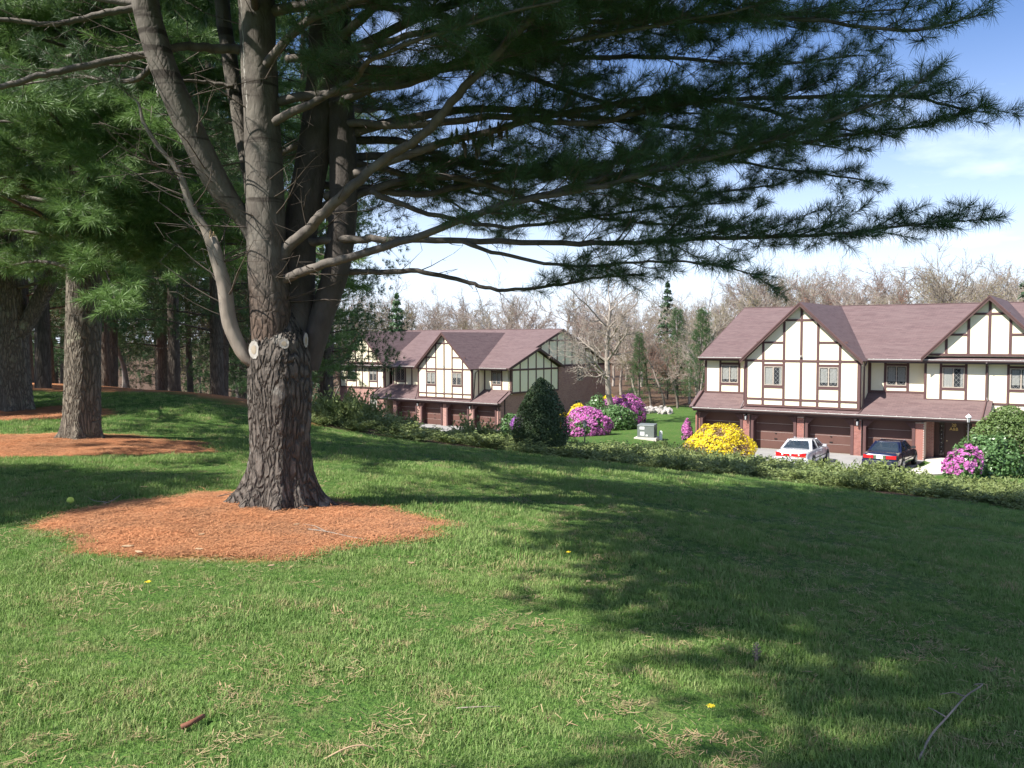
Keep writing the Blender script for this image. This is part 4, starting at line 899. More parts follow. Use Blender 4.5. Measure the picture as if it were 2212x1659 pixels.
# limbs on the left
l1 = cr.limb(J([(520,110,.2),(469,104,.1),(400,100,-.1),(312,115,-.3),(191,142,-.5),(104,158,-.6),(0,178,-.7),(-150,215,-.9)]), .05, .022, 10, mesh=None)
l2 = cr.limb(J([(330,8,-.2),(285,21,-.3),(194,38,-.4),(121,50,-.5),(0,40,-.6),(-150,20,-.8)]), .04, .016, 10)
l3 = cr.limb(J([(505,185,.3),(440,178,.2),(395,172,.1),(300,150,.0),(220,140,-.1)]), .022, .008, 8)
for p in (l1, l2, l3, dl[6:]): cr.foliate(p, .12, .55, .17, 0, 1.0)
r = cr.r
for k in range(85):                                     # dead twigs round the forks
    s_ = (s1, s2, dl, s4)[k % 4]; c = s_[r.randint(len(s_)//6, int(len(s_)*.65))]; a = r.uniform(0, 6.28); d = unit(np.array([math.cos(a), math.sin(a)*.7-.3, r.uniform(-.1, .5)])); cr.branchlet(c, d, r.uniform(.4, 1.1), 0, 1, .2, 1, 0)
# limbs that fill the middle of the crown
for k, (st, z, a, ln) in enumerate([(s4,2.9,20,4.6),(s3,3.2,-20,4.8),(s4,3.4,40,4.8),(s3,3.7,5,5.2),(s4,3.9,-35,4.6),(s3,4.2,28,5.2),(s4,4.4,-8,5.4),(s1,3.6,-50,3.8),(s1,4.2,-28,4.6),(s3,4.6,-45,4.6),(s4,4.9,15,5.4),(s3,5.0,50,4.6),(s1,4.7,-5,5.2),(s4,3.2,65,4.0),(s4,4.0,80,4.0),(s4,4.6,100,3.8),(s3,3.4,62,3.6),(s4,3.7,120,3.4),(s2,4.2,150,2.6),(s5,3.9,110,3.0),(s2,4.7,200,2.4),(s1,4.8,-70,3.4)]):
    i = int(np.argmin(abs(st[:, 2]-TZ-z))); c = st[i]; a = math.radians(a); d = np.array([math.cos(a), math.sin(a), 0]); w_ = cr.r.normal(0, .12, (3, 3))
    p = cr.limb([c, c + d*ln*.3 + [0,0,.05*ln] + w_[0], c + d*ln*.65 + [0,0,.06*ln] + w_[1], c + d*ln + [0,0,.03*ln] + w_[2]], .02+.007*ln, .008, 7)
    cr.foliate(p, .20, 1.05, .10, .95, .04, .26, 1.05, tuftstep=.12)
# upper crown above the picture, all round the forks
cu = Crown(12)
for z, a, ln, rise in ((4.7,-88,5.4,.06),(5.0,-72,5.8,.05),(5.3,-98,5.6,.05),(5.5,-58,6.2,.04),(5.9,-84,6.6,.03),(6.2,-68,6.8,.03),(6.6,-95,6.6,.02),(7.0,-50,6.4,.0),(5.2,-42,6.0,.05),(6.0,-30,6.2,.03),(7.6,-76,6.6,0),(4.9,-20,5.6,.06),(8.0,-60,6.2,0)):
    st = (s1, s3)[int(a > -60)]; i = int(np.argmin(abs(st[:, 2]-TZ-z))); c = st[i]; a = math.radians(a); d = np.array([math.cos(a), math.sin(a), 0]); w_ = cu.r.normal(0, .15, (3, 3))
    p = cu.limb([c, c + d*ln*.3 + [0,0,rise*ln*.5] + w_[0], c + d*ln*.65 + [0,0,rise*ln] + w_[1], c + d*ln + [0,0,rise*ln] + w_[2]], .045, .008, 7); cu.foliate(p, .28, 1.15, .20, .95, .0, .3, 1.05, tuftstep=.22)
for st, n, h0, h1, ln0, ln1 in ((s1, 26, 5.2, 13, 4.6, 1.2), (s2, 12, 5.0, 8.5, 3.0, 1.2), (s3, 22, 5.0, 9.5, 5.2, 1.8), (s4, 30, 5.2, 14, 5.0, 1.2)):
    for k in range(n):
        f = k/(n-1); z = h0 + (h1-h0)*f; i = int(np.argmin(abs(st[:, 2]-TZ-z))); c = st[i]; a = k*2.399 + r.uniform(-.3, .3); ln = (ln0 + (ln1-ln0)*f)*r.uniform(.8, 1.1)
        if math.cos(a) < -.15: ln *= .55
        if math.cos(a) > .3: ln *= 1.2
        d = np.array([math.cos(a), math.sin(a), 0]); p = cu.limb([c, c + d*ln*.3 + [0,0,.12*ln], c + d*ln*.65 + [0,0,.2*ln], c + d*ln + [0,0,.24*ln]], .015+.010*ln, .008, 6)
        cu.foliate(p, .25, .26*ln+.25, .22, .95, .0, .3, 1.05, tuftstep=.26)
cu.finish(pine, M['bark_smooth'], M['bark_twig'], 'spray', org)
cr.finish(pine, M['bark_smooth'], M['bark_twig'], 'tuft', org)
print('big pine tufts', len(cr.tp))

# ------------------------------------------------------------------ neighbouring pines
def mid_pine(name, label, loc, H, z0, spread, seed, trad, lean=(0,0), n_l=56, front=0, lib='tuft_mid', mt='bark_left', forks=(), bare_low=5, side=.9, spacing=.17, group=None, tsc=1.15, rootsn=5):
    x, y = loc; z = gz(x, y); t = thing(name, label, 'tree', (x, y, z), 0, group); r = np.random.RandomState(seed)
    p = [np.array([0, 0, -.1]), np.array([lean[0]*.3, lean[1]*.3, H*.25]), np.array([lean[0]*.7, lean[1]*.7, H*.6]), np.array([lean[0], lean[1], H])]
    rt = [(a + r.uniform(-.3, .3), .26, r.uniform(.12, .26)) for a in np.linspace(0, 2*math.pi, rootsn, endpoint=False)]
    V, Fq = big_trunk(p, [trad*1.05, trad, trad*.9, trad*.75, trad*.55, trad*.35, .03], 72, 200, rt, seed=seed, furrow=.014)
    link('trunk', np_mesh('trunk', V, [Fq], True), M[mt], t); st = smooth_path(p, 8); c = Crown(seed)
    for fk in forks:
        fp = [np.array(q, float) for q in fk[0]]; V, Fq = big_trunk(fp, fk[1], 40, 80, None, seed=seed+9, furrow=.01); link('trunk_fork', np_mesh('trunk_fork', V, [Fq], True), M[mt], t)
    for k in range(n_l):
        f = k/(n_l-1); zz = z0 + (H*.97 - z0)*f; i = int(np.argmin(abs(st[:, 2]-zz))); a = k*2.399 + r.uniform(-.4, .4); ln = spread*(1 - f**1.5*.8)*r.uniform(.65, 1.12)
        d = np.array([math.cos(a), math.sin(a), 0]); s0 = st[i]; q = c.limb([s0, s0 + d*ln*.35 + [0,0,.06*ln], s0 + d*ln*.7 + [0,0,.07*ln+r.normal(0,.06)], s0 + d*ln + [0,0,.02*ln+r.normal(0,.08)]], .014+.007*ln, .007, 6)
        c.foliate(q, .22, side, spacing, .9, .05 if k > bare_low else .4, .30, tsc, .03, .17)
    for k in range(front):                              # low drooping limbs on the open, sunny side
        zz = z0 + .2 + 5.5*(k/front)**1.1; i = int(np.argmin(abs(st[:, 2]-zz))); a = math.radians(r.uniform(-150, 10)); ln = spread*r.uniform(.45, .95); d = np.array([math.cos(a), math.sin(a), 0]); s0 = st[i]
        q = c.limb([s0, s0 + d*ln*.35 + [0,0,.05*ln], s0 + d*ln*.7 + [0,0,-.03*ln], s0 + d*ln + [0,0,-.16*ln]], .012+.005*ln, .006, 6); c.foliate(q, .12, side*1.1, spacing*.9, .97, .03, .32, tsc, .06, .16)
    c.finish(t, M['bark_smooth'], M['bark_twig'], lib); return t
mid_pine('pine_tree', 'second pine from the camera, straight grooved trunk lit on its left side', (-7.05, 14.7), 15, 2.7, 4.6, 21, .27, (.3, .3), 84, spacing=.14, tsc=1.3, front=30)
mid_pine('pine_tree', 'thick forked pine at the left edge, behind the straight grooved pine', (-11.25, 20.4), 15, 2.9, 4.9, 22, .33, (-.5, .2), 72, spacing=.15, tsc=1.35, front=26,
         forks=(([(.05,0,1.6),(.6,.1,2.6),(1.3,.2,4.0),(1.8,.4,6.5),(2.2,.5,9.5)], [.22,.19,.16,.13,.05]), ([(-.1,0,2.0),(-.6,.1,3.4),(-1.2,.2,5.5),(-1.5,.3,8)], [.16,.14,.11,.04])))

# two pines just outside the frame whose crowns throw the shade on the lawn
mid_pine('pine_tree', 'pine standing outside the view to the left, its shade falling beside the orange bed', (-13.0, 5.0), 11.0, 1.6, 3.9, 31, .24, (.2,.1), 46, lib='spray', tsc=1.05, spacing=.24)
mid_pine('pine_tree', 'pine beside the viewer, outside the frame, that shades the right of the lawn', (-3.15, 1.0), 15, 6.6, 3.7, 33, .27, (.2,.1), 60, lib='spray', tsc=1.0, spacing=.28)

def tree_place(X, Y):
    px = 512 + X/Y*900
    for lim, nm in ((-5,'beyond the forked pine at the left edge'),(60,'at the far left of the woods'),(110,'just right of the second pine'),(165,'in the middle of the left woods'),(215,'behind the straw mound'),(262,'just left of the big forked pine'),(335,'hidden behind the big forked pine'),(380,'behind the left gable of the far house'),(440,'behind the left roof of the far house'),(500,'behind the middle gable of the far house'),(560,'behind the right roof of the far house'),(600,'left of the large pale tree'),(640,'right behind the large pale tree'),(690,'in the gap between the houses'),(735,'behind the left end of the near house'),(800,'left of the first gable of the near house'),(870,'right of the first gable of the near house'),(930,'behind the long roof of the near house'),(980,'left of the second gable of the near house'),(4000,'behind the right end of the near house')):
        if px < lim: return nm
# woods behind: variants copied
def woods_pine(seed, H, z0, spread, trad, n_l, nsp=8, lib='spray'):
    r = np.random.RandomState(seed); t = thing('pine_tree', 'x', 'tree', (0,0,0)); p = [np.array([0,0,-.2]), np.array([r.normal(0,.1), r.normal(0,.1), H*.4]), np.array([r.normal(0,.2), r.normal(0,.2), H])]
    V, Fq = big_trunk(p, [trad*1.25, trad, trad*.85, trad*.6, .03], 20, 40, None, seed=seed, furrow=.012); link('trunk', np_mesh('trunk', V, [Fq], True), M['bark_woods'], t)
    st = smooth_path(p, 8); S0, S1, R0, R1, pp, dd = [], [], [], [], [], []
    for k in range(n_l):
        f = k/(n_l-1); zz = z0 + (H-z0)*f; i = int(np.argmin(abs(st[:, 2]-zz))); a = k*2.399 + r.uniform(-.5,.5); ln = spread*(1-.85*f**1.3)*r.uniform(.6, 1.1)
        d = np.array([math.cos(a), math.sin(a), r.normal(.04,.08)]); s0 = st[i]*1.; s0[2] = zz; e = s0 + d*ln; m_ = s0 + d*ln*.5 + [0,0,.05*ln]
        S0 += [s0, m_]; S1 += [m_, e]; R0 += [.02+.006*ln, .015]; R1 += [.015, .006]
        for j in range(nsp):
            u = (.25 + .75*(j+.5)/nsp); c = s0 + (e-s0)*u; h = unit(np.array([-d[1], d[0], 0])); sg = 1 if j % 2 else -1; w = (1.1 - .6*u)*spread*.22
            pp.append(c + h*sg*w*r.rand() + [0,0,r.normal(0,.06)]); dd.append(unit(d*.7 + h*sg*.7*(u < .95) + [0,0,r.normal(.05,.25)]))
    for k in range(14):                                 # dead lower stubs
        zz = r.uniform(1.2, z0+1); a = r.uniform(0, 6.28); ln = r.uniform(.5, 2.0); s0 = np.array([0,0,zz]); S0.append(s0); S1.append(s0 + ln*np.array([math.cos(a), math.sin(a), r.normal(-.05,.15)])); R0.append(.014); R1.append(.005)
    V, Fq = segs_mesh(S0, S1, R0, R1, 4); link('limbs', np_mesh('limbs', V, [Fq]), M['bark_woods'], t, kind='stuff')
    gn_scatter('needles', pp, dir_rot(dd), r.uniform(.9, 1.5, len(pp)), lib, t, kind='stuff'); return t
M['bark_woods'] = bark('bark_woods', (.16,.135,.11), (.035,.03,.026), 12, .2, .7, .03)
rw = random.Random(5)
WP = [woods_pine(51, 17, 5.5, 3.4, .17, 44), woods_pine(52, 19, 7.5, 3.2, .15, 40), woods_pine(53, 15, 3.2, 3.0, .14, 46), woods_pine(54, 18, 2.2, 3.8, .2, 60, 9)]
spots = []
for (x, y, v, sc) in [(-8.6,25.6,3,.8),(-13.6,25,0,1.),(-16.5,22,2,1.1),(-11.0,28.5,0,1.05),(-15.5,29,3,1.),(-7.6,33,1,1.),(-19.5,27,1,1.05),(-11.0,35,2,1.2),(-16,36,3,1.1),(-20,33,0,1.),(-8.8,40,3,1.1),(-12.6,43,1,1.1),(-17,44,3,1.1),(-24,31,3,1.1),(-25,39,1,1.),(-21,42,2,1.2),(-13.5,50,3,1.1),(-18.5,52,1,1.1),(-23.5,50,3,1.15),(-28.5,47,2,1.2),(-32,41,0,1.1),(-17,60,3,1.1),(-22.5,61,0,1.2),(-29,60,3,1.2),(-35,55,1,1.1),(-21,71,3,1.2),(-28,72,1,1.2),(-35,70,3,1.2),(-42,66,2,1.2),(-26,84,3,1.2),(-33,85,3,1.2),(-41,82,3,1.2),(-50,76,3,1.2),(-30,98,3,1.3),(-38,98,3,1.3),(-47,95,3,1.3),(-56,90,3,1.3),(-19,17,3,1.),(-22,20,2,1.1),(-24,14,3,1.),(-14.5,32.5,2,1.1),(-18,39,2,1.1),(-10.2,46,2,1.1)]:
    spots.append((x + rw.uniform(-.5,.5), y + rw.uniform(-.5,.5), v, sc*rw.uniform(.92, 1.08)))
used = set()
G1 = 'pines massed in the dark woods on the left'
for x, y, v, sc in spots:
    o = WP[v] if v not in used else None
    if o is None: o = dup(WP[v], (x, y, gz(x, y)), rw.uniform(0, 6.28), scale=sc)
    else: used.add(v); o.location = (x, y, gz(x, y)); o.rotation_euler.z = rw.uniform(0, 6.28); o.scale = (sc,)*3
    o['label'] = ('stout' if v == 3 else 'slim' if v == 1 else 'dark') + ' pine ' + tree_place(x, y) + (', at the lawn edge' if y < 30 else ', in the second line' if y < 45 else ', deep in the woods' if y < 66 else ', far back'); o['group'] = G1

# bare spring trees
M['bark_bare'] = simple('bark_bare', (.24,.20,.17), (.15,.125,.105), 3, .9)
M['bark_pale'] = simple('bark_pale', (.40,.35,.30), (.25,.215,.18), 4, .9)
BUD = {'pink': leafmat('bud_pink', (.30,.18,.13), (.26,.17,.12), .3, .7, .3), 'olive': leafmat('bud_olive', (.30,.27,.11), (.27,.21,.11), .3, .7, .3), 'red': leafmat('bud_red', (.34,.14,.08), (.28,.13,.085), .3, .7, .3)}
def bare_tree(seed, H, bud, spread=.45, nseg=6200, trunk_r=.2, bark_='bark_bare', clear=.28, budn=1500, thick=1., buds=.07):
    r = np.random.RandomState(seed); P0, P1, R0, R1, tips = [], [], [], [], []
    q = [(np.array([0,0,-.2]), unit(np.array([r.normal(0,.05), r.normal(0,.05), 1.])), H*.62, trunk_r, 0)]
    while q and len(P0) < nseg:
        p, d, L, rad, lv = q.pop(0); n = 7 if lv == 0 else (5 if lv < 3 else 3); sl = L/n; rr = rad
        for i in range(n):
            d = unit(d + r.normal(0, .10 + .05*lv, 3) + np.array([0,0,.05 if lv else 0])); e = p + d*sl; r2 = max(rad*(1-.62*(i+1)/n), .0055*thick); P0.append(p); P1.append(e); R0.append(rr); R1.append(r2); rr = r2; p = e
            if lv < 5 and (lv > 0 or (i+1)/n*.62 > clear):
                for _ in range(2 if lv < 1 else (1 if r.rand() < .25 else 2)):
                    a = r.uniform(0, 6.28); o = unit(np.cross(d, [math.cos(a), math.sin(a), .3])); sp = spread*(1.0 + .45*(lv == 0)); q.append((p, unit(d + o*r.uniform(.6, 1.3)*sp*1.8), L*r.uniform(.42, .68)*(.8 if lv else .75), max(rr*r.uniform(.5, .75), .007*thick), lv+1))
        if lv >= 2: tips.append(p)
    t = thing('bare_tree', 'x', 'tree'); V, Fq = segs_mesh(P0, P1, np.array(R0), np.array(R1), 4); big = np.array(R0) > .03
    A = np.array(P0), np.array(P1), np.array(R0), np.array(R1)
    V, Fq = segs_mesh(A[0][big], A[1][big], A[2][big], A[3][big], 7); link('trunk', np_mesh('trunk', V, [Fq], True), M[bark_], t)
    V, Fq = segs_mesh(A[0][~big], A[1][~big], A[2][~big]*thick, A[3][~big]*thick, 3); link('twigs', np_mesh('twigs', V, [Fq]), M[bark_], t, kind='stuff')
    if bud and budn:
        i = r.choice(np.where(~big)[0], budn*4); f = r.rand(len(i), 1); c = A[0][i]*(1-f) + A[1][i]*f + r.normal(0, .09, (len(i), 3)); V, Fq = quads(c, r.normal(0,1,c.shape), buds*.55, r); link('buds', np_mesh('buds', V, [Fq]), BUD[bud], t, kind='stuff')
    return t
BT = [bare_tree(61, 14, 'pink', .42, thick=1.5), bare_tree(62, 14, 'olive', .46, thick=1.5, bark_='bark_pale'), bare_tree(63, 13, 'red', .40, thick=1.5), bare_tree(64, 15, 'olive', .44, thick=1.5), bare_tree(65, 14, 'pink', .48, thick=1.5, bark_='bark_pale')]
names = {0: 'pinkish bare tree', 1: 'pale olive budding tree', 2: 'rust red budding tree', 3: 'grey olive budding tree', 4: 'pale trunked pinkish tree'}
bs = []
for row, (Y, n, sc0) in enumerate(((108, 20, 1.02), (120, 22, 1.12), (135, 22, 1.22), (155, 20, 1.32))):
    for k in range(n):
        px = 300 + (1090-300)*(k + rw.random())/n; X = (px-512)/900*Y; Yk = Y + rw.uniform(-5, 5)
        bs.append((X, Yk, rw.choice([0,1,2,3,4,1,3]) if px > 600 else rw.choice([0,4,1,3,0,4]), sc0*rw.uniform(.84, 1.06)*(1.22 if px > 740 else .95)))
for px, Y, v, sc in ((665,92,2,.72),(652,96,3,.72),(690,96,1,.85),(678,90,2,.6),(706,93,1,.9),(640,97,4,.8),(722,98,3,.9),(698,88,4,.55),(1018,88,4,1.12),(990,92,3,.9),(860,92,1,.95),(800,95,3,.88),(770,94,0,.98),(905,94,1,.95),(940,97,0,.9),(748,90,1,.9),(340,112,2,.8),(352,118,0,.9),(330,100,2,.75),(310,105,2,.7)): bs.append(((px-512)/900*Y, Y, v, sc))
for px, Y in ((-20,70),(40,75),(85,66),(120,80),(160,72),(205,78),(240,70),(262,62),(290,74),(70,52),(130,48),(225,50),(270,48)): bs.append(((px-512)/900*Y, Y, rw.choice([0,3,3]), .75))
usedb = set()
for X, Y, v, sc in bs:
    if v in usedb: o = dup(BT[v], (X, Y, gz(X, Y)), rw.uniform(0, 6.28), scale=sc)
    else: usedb.add(v); o = BT[v]; o.location = (X, Y, gz(X, Y)); o.rotation_euler.z = rw.uniform(0, 6.28); o.scale = (sc,)*3
    o['label'] = names[v] + ' ' + tree_place(X, Y) + (', first row' if Y < 103 else ', second row' if Y < 114 else ', third row' if Y < 127 else ', last row'); o['group'] = 'bare trees in the woods behind the houses'
big = bare_tree(77, 15.5, 'pink', .55, nseg=9000, trunk_r=.30, bark_='bark_pale', clear=.22, budn=260, thick=1.15); big['label'] = 'large pale leafless tree rising behind the pink azaleas beside the far house'; big.location = on(8.3, 73.5)
big.rotation_euler.z = 1.1
b2 = bare_tree(78, 11, 'pink', .3, nseg=2500, trunk_r=.12, bark_='bark_pale', clear=.2, budn=0); b2['label'] = 'slim twin-stemmed bare tree left of the near house, at the woods edge'; b2.location = on((699-512)/900*84, 84)

# distant evergreens
def conifer(seed, H, R, label, loc, n=2600, m='conifer', z0=.12, size=.22, name='conifer'):
    r = np.random.RandomState(seed); t = thing(name, label, 'tree', loc); link('trunk', MB().tube([(0,0,-.2),(0,0,H)], [.18*H/12, .02], 8), M['bark_woods'], t)
    f = r.rand(n)**.8; wh = np.floor(f*16)/16 + r.normal(0, .012, n); z = H*(z0 + (1-z0)*wh); rad = R*(1-wh)**.85*np.sqrt(r.uniform(.1, 1, n)); a = r.uniform(0, 6.28, n); rad *= .75 + .5*vnoise(np.stack([a*1.5+seed, wh*16, a*0], 1))
    c = np.stack([rad*np.cos(a), rad*np.sin(a), z - rad*.18], 1); V, Fq = quads(c, np.stack([np.cos(a)*.4, np.sin(a)*.4, np.ones(n)], 1), size, r, .35, .5); link('foliage', np_mesh('foliage', V, [Fq]), M[m], t, kind='stuff'); return t
M['conifer'] = leafmat('conifer', (.035,.085,.035), (.05,.12,.04), .5, .6, .2, (.07,.14,.05), 6)
M['conifer_dark'] = leafmat('conifer_dark', (.02,.05,.022), (.03,.075,.03), .5, .6, .15, (.045,.09,.035), 6)
for k, (px, Y, H, R, lb, m) in enumerate((
    (397,104,14.2,2.5,'bright green conifer poking above the roof of the far house','conifer'),
    (667,104,14.0,2.3,'dark pointed spruce right of the large bare tree','conifer_dark'),
    (1030,80,15,3.,'dark pine behind the right gable of the near house','conifer_dark'),
    (352,110,10.,3.2,'dark evergreen behind the left gable of the far house','conifer_dark'),
    (425,106,9.5,3.,'low evergreen peeping over the far house roof','conifer'),
    (318,96,8,2.6,'small evergreen left of the far house','conifer_dark'))):
    X = (px-512)/900*Y; conifer(200+k, H, R, lb, on(X, Y), m=m)

for px, Y, v, sc, lb in ((700,80,2,.62,'bushy green pine at the woods edge left of the near house'),(640,90,3,.42,'low spreading green pine behind the large bare tree'),(678,92,3,.55,'broad green pine between the spruce and the near house')):
    X = (px-512)/900*Y; o = dup(WP[v], (X, Y, gz(X, Y)), px, lb, sc); o['group'] = 'green pines between the two houses'

# ------------------------------------------------------------------ shrubs
M['azalea'] = leafmat('azalea_flowers', (.70,.22,.58), (.76,.30,.66), 1.2, .6, .4, (.60,.16,.47), 14)
M['azalea_purple'] = leafmat('azalea_purple_flowers', (.55,.22,.68), (.52,.20,.62), 1.2, .6, .35, (.35,.10,.42), 14)
M['forsythia'] = leafmat('forsythia_flowers', (.90,.74,.02), (.92,.80,.05), 1.2, .6, .35, (.80,.62,.02), 16)
M['rhodo'] = leafmat('rhododendron_leaves', (.06,.13,.035), (.085,.17,.05), 1., .35, .15, (.12,.21,.08), 12)
M['yew'] = leafmat('yew_leaves', (.022,.05,.018), (.035,.075,.022), 2., .6, .1, (.05,.085,.025), 30)
M['hedge'] = leafmat('hedge_leaves', (.07,.125,.03), (.10,.16,.04), .8, .55, .2, (.12,.18,.05), 14)
M['brown_leaf'] = leafmat('brown_leaf', (.22,.14,.09), (.28,.19,.12), 2, .8, .2)
M['twig_tan'] = simple('twig_tan', (.45,.36,.24), (.32,.25,.17), 9, .9)
def shrub(name, label, cat, loc, rx, ry, h, m, n=3500, size=.06, seed=1, shape='round', lump=.22, flowers=None, under=None, group=None, asp=.6, stems=True, nrm_spread=.6, fzone=None):
    r = np.random.RandomState(seed); t = thing(name, label, cat, loc, 0, group)
    def cloud(n, depth):
        a = r.uniform(0, 6.283, n); c = r.uniform(-.35, 1, n)
        if shape == 'cone': zz = r.rand(n); rad = np.where(zz < .18, .86 + .8*zz, np.clip(1 - ((zz-.18)/.82)**1.45, 0, 1)**.62); d = np.stack([np.cos(a)*rad, np.sin(a)*rad, zz], 1); nn = unit(np.stack([np.cos(a), np.sin(a), .25 + zz], 1))
        else: s_ = np.sqrt(1-np.clip(c, -1, 1)**2); s2 = np.where(c < 0, 1 - .10*(c/.35)**2, s_); d = np.stack([np.cos(a)*s2, np.sin(a)*s2, np.clip((c + .35)/1.35, 0, 1)], 1); nn = unit(np.stack([np.cos(a)*s_, np.sin(a)*s_, c], 1))
        k = 1 + lump*(fbm(d*2.6 + seed*3.1, 3) - .44)*2.2; k = k*(1 - depth*r.rand(n)**1.5)
        P_ = d*np.array([rx, ry, h])*k[:, None]; P_[:, 2] = np.maximum(P_[:, 2], .02); return P_, nn, k
    P_, nn, _ = cloud(n, .35); V, Fq = quads(P_, nn, size, r, asp, nrm_spread)
    link('foliage', np_mesh('foliage', V, [Fq]), M[m], t, kind='stuff')
    if flowers:
        P_, nn, _ = cloud(int(n*1.9), .12); k = np.ones(len(P_), bool) if fzone is None else fzone(P_, r)
        P_ = P_[k]*1.02; V, Fq = quads(P_, nn[k], size*.8, r, .95, .5); link('flowers', np_mesh('flowers', V, [Fq]), M[flowers], t, kind='stuff')
    if stems:
        N = 22; a = r.uniform(0, 6.28, N); e = np.stack([np.cos(a)*rx*.6, np.sin(a)*ry*.6, h*r.uniform(.4, .8, N)], 1); V, Fq = segs_mesh(e*np.array([.12,.12,0]), e, .018, .006, 4); link('stems', np_mesh('stems', V, [Fq]), M['twig_tan'] if under else M['bark_twig'], t, kind='stuff')
    return t
def sp(px, Y): X = (px-512)/900*Y; return on(X, Y)
dens = lambda thr, s=1.3: (lambda P_, r: (fbm(P_*s + 9, 3) > thr))
shrub('azalea_bush', 'broad pink azalea behind the black lamp post, right of the conical yew', 'bush', sp(587,64), 1.75, 1.4, 2.05, 'rhodo', 2600, .09, 1, flowers='azalea', fzone=dens(.36, 2.5), lump=.15)
shrub('azalea_bush', 'pink azalea furthest right, sloping down to the back lawn', 'bush', sp(629,74), 1.45, 1.4, 2.3, 'rhodo', 2600, .09, 2, flowers='azalea', fzone=dens(.36, 2.5), lump=.18)
shrub('azalea_bush', 'pink azalea tucked under the large bare tree', 'bush', sp(614,77), 1.2, 1.2, 2.1, 'rhodo', 1600, .09, 22, flowers='azalea', fzone=dens(.38, 2.5), lump=.15)
shrub('azalea_bush', 'small violet azalea showing left of the conical yew', 'bush', sp(520,76), .85, .8, 1.25, 'rhodo', 1200, .08, 3, flowers='azalea_purple', fzone=dens(.34, 2.5), lump=.12)
shrub('azalea_bush', 'pink azalea at the left corner of the near house', 'bush', sp(688,60.8), .38, .4, 1.35, 'rhodo', 900, .07, 4, flowers='azalea', fzone=dens(.38, 2.5))
shrub('rhododendron_bush', 'green rhododendron between the two pink azaleas', 'bush', sp(616,69.5), 1.65, 1.3, 2.0, 'rhodo', 3600, .11, 5)
shrub('rhododendron_bush', 'pale green rhododendron behind the broad pink azalea', 'bush', sp(597,77), 1.2, 1.2, 2.3, 'rhodo', 2200, .11, 6)
shrub('rhododendron_bush', 'round green bush beside the last garage of the far house', 'bush', sp(511,80), .95, .9, 1.75, 'rhodo', 2200, .11, 7, lump=.12)
shrub('forsythia_bush', 'big domed yellow forsythia in front of the leftmost garage of the near house', 'bush', sp(719,48.6), 1.95, 1.6, 2.15, 'brown_leaf', 6500, .055, 8, flowers='forsythia', under=1, lump=.2,
      fzone=lambda P_, r: (fbm(P_*1.6 + 4, 3) > .30) & ~((np.abs(P_[:,0]-.9) < .45) & (P_[:,2] < 1.25) & (P_[:,2] > .15) & (P_[:,1] < 0) & (r.rand(len(P_)) < .85)))
for k, (px, Y, rx, h, lb) in enumerate(((580,75.5,1.05,1.75,'yellow forsythia mound behind the broad pink azalea'), (564,74,.42,1.25,'small yellow forsythia at the right shoulder of the conical yew'), (609,82,.9,1.95,'yellow forsythia left of the large bare tree'), (627,83,1.3,1.75,'yellow forsythia right of the large bare tree'))):
    shrub('forsythia_bush', lb, 'bush', sp(px, Y), rx, rx*.8, h, 'brown_leaf', 2600, .07, 30+k, flowers='forsythia', under=1, fzone=lambda P_, r: fbm(P_*2+1, 2) > .2, lump=.25)
# conical yew on the crest of the lawn
yx, yy = (541-512)/900*21.6, 21.6
yw = shrub('conical_yew', 'dark clipped cone shaped yew on a short trunk at the lawn edge', 'bush', (yx, yy, gz(yx, yy)+.22), .70, .66, 1.62, 'yew', 24000, .026, 9, shape='cone', lump=.09, stems=False, asp=.45)
link('trunk', MB().tube([(0,0,-.3),(.01,0,.1),(0,0,.9)], [.065,.05,.03], 8), M['bark_main'], yw)
link('leaf_core', np_mesh('leaf_core', *(lambda V_F: (V_F[0], [V_F[1]]))(quads(*(lambda P_: (P_, P_))(np.random.RandomState(5).uniform(-1, 1, (900, 3))*np.array([.38,.36,.6]) + np.array([0,0,.6])), .05, np.random.RandomState(6)))), M['yew'], yw, kind='stuff')
hg = shrub('clipped_hedge', 'tall rounded hedge in front of the near house at the right edge', 'hedge', sp(1010,46.6), 2.35, 2.0, 3.45, 'hedge', 16000, .07, 10, shape='cone', lump=.10, stems=False)
shrub('rhododendron_bush', 'leafy green rhododendron under the white lamp post by the near house', 'bush', sp(991,45.0), 1.75, 1.2, 2.05, 'rhodo', 5200, .10, 11)
shrub('rhododendron_bush', 'rhododendron covered in pink blossom beside the entry walk of the near house', 'bush', sp(966,43.6), .95, .8, 1.65, 'rhodo', 1500, .09, 12, flowers='azalea', fzone=lambda P_, r: (fbm(P_*2.6+2, 3) > .40) & (P_[:,2] > .35), lump=.3)
for k, (px, Y, rx, h, m, lb) in enumerate(((320,66,1.1,1.7,'rhodo','dark leafy bush beside the slim pine in front of the far house'),(351,83,.95,1.2,'rhodo','grey green bush under the brick windows of the far house'),(341,86,1.0,1.3,'hedge','low bush at the left end of the far house'),(376,82,.8,.9,'hedge','flat evergreen mound beside the entry of the far house'),(301,70,1.2,1.3,'rhodo','dark bush at the edge of the woods left of the far house'))):
    shrub('evergreen_bush', lb, 'bush', sp(px, Y), rx, rx*.9, h, m, 1500, .10, 60+k)
og = thing('ornamental_grass', 'clump of tan dry grass by the brick wall of the far house', 'plant', sp(363, 82)); r = np.random.RandomState(3); a = r.uniform(0, 6.28, 500); e = np.stack([np.cos(a)*r.uniform(.2,1,500), np.sin(a)*r.uniform(.2,1,500), r.uniform(.4,1.1,500)], 1)
V, Fq = segs_mesh(e*.1*np.array([1,1,0]), e, .012, .004, 3); link('stalks', np_mesh('stalks', V, [Fq]), M['twig_tan'], og, kind='stuff')
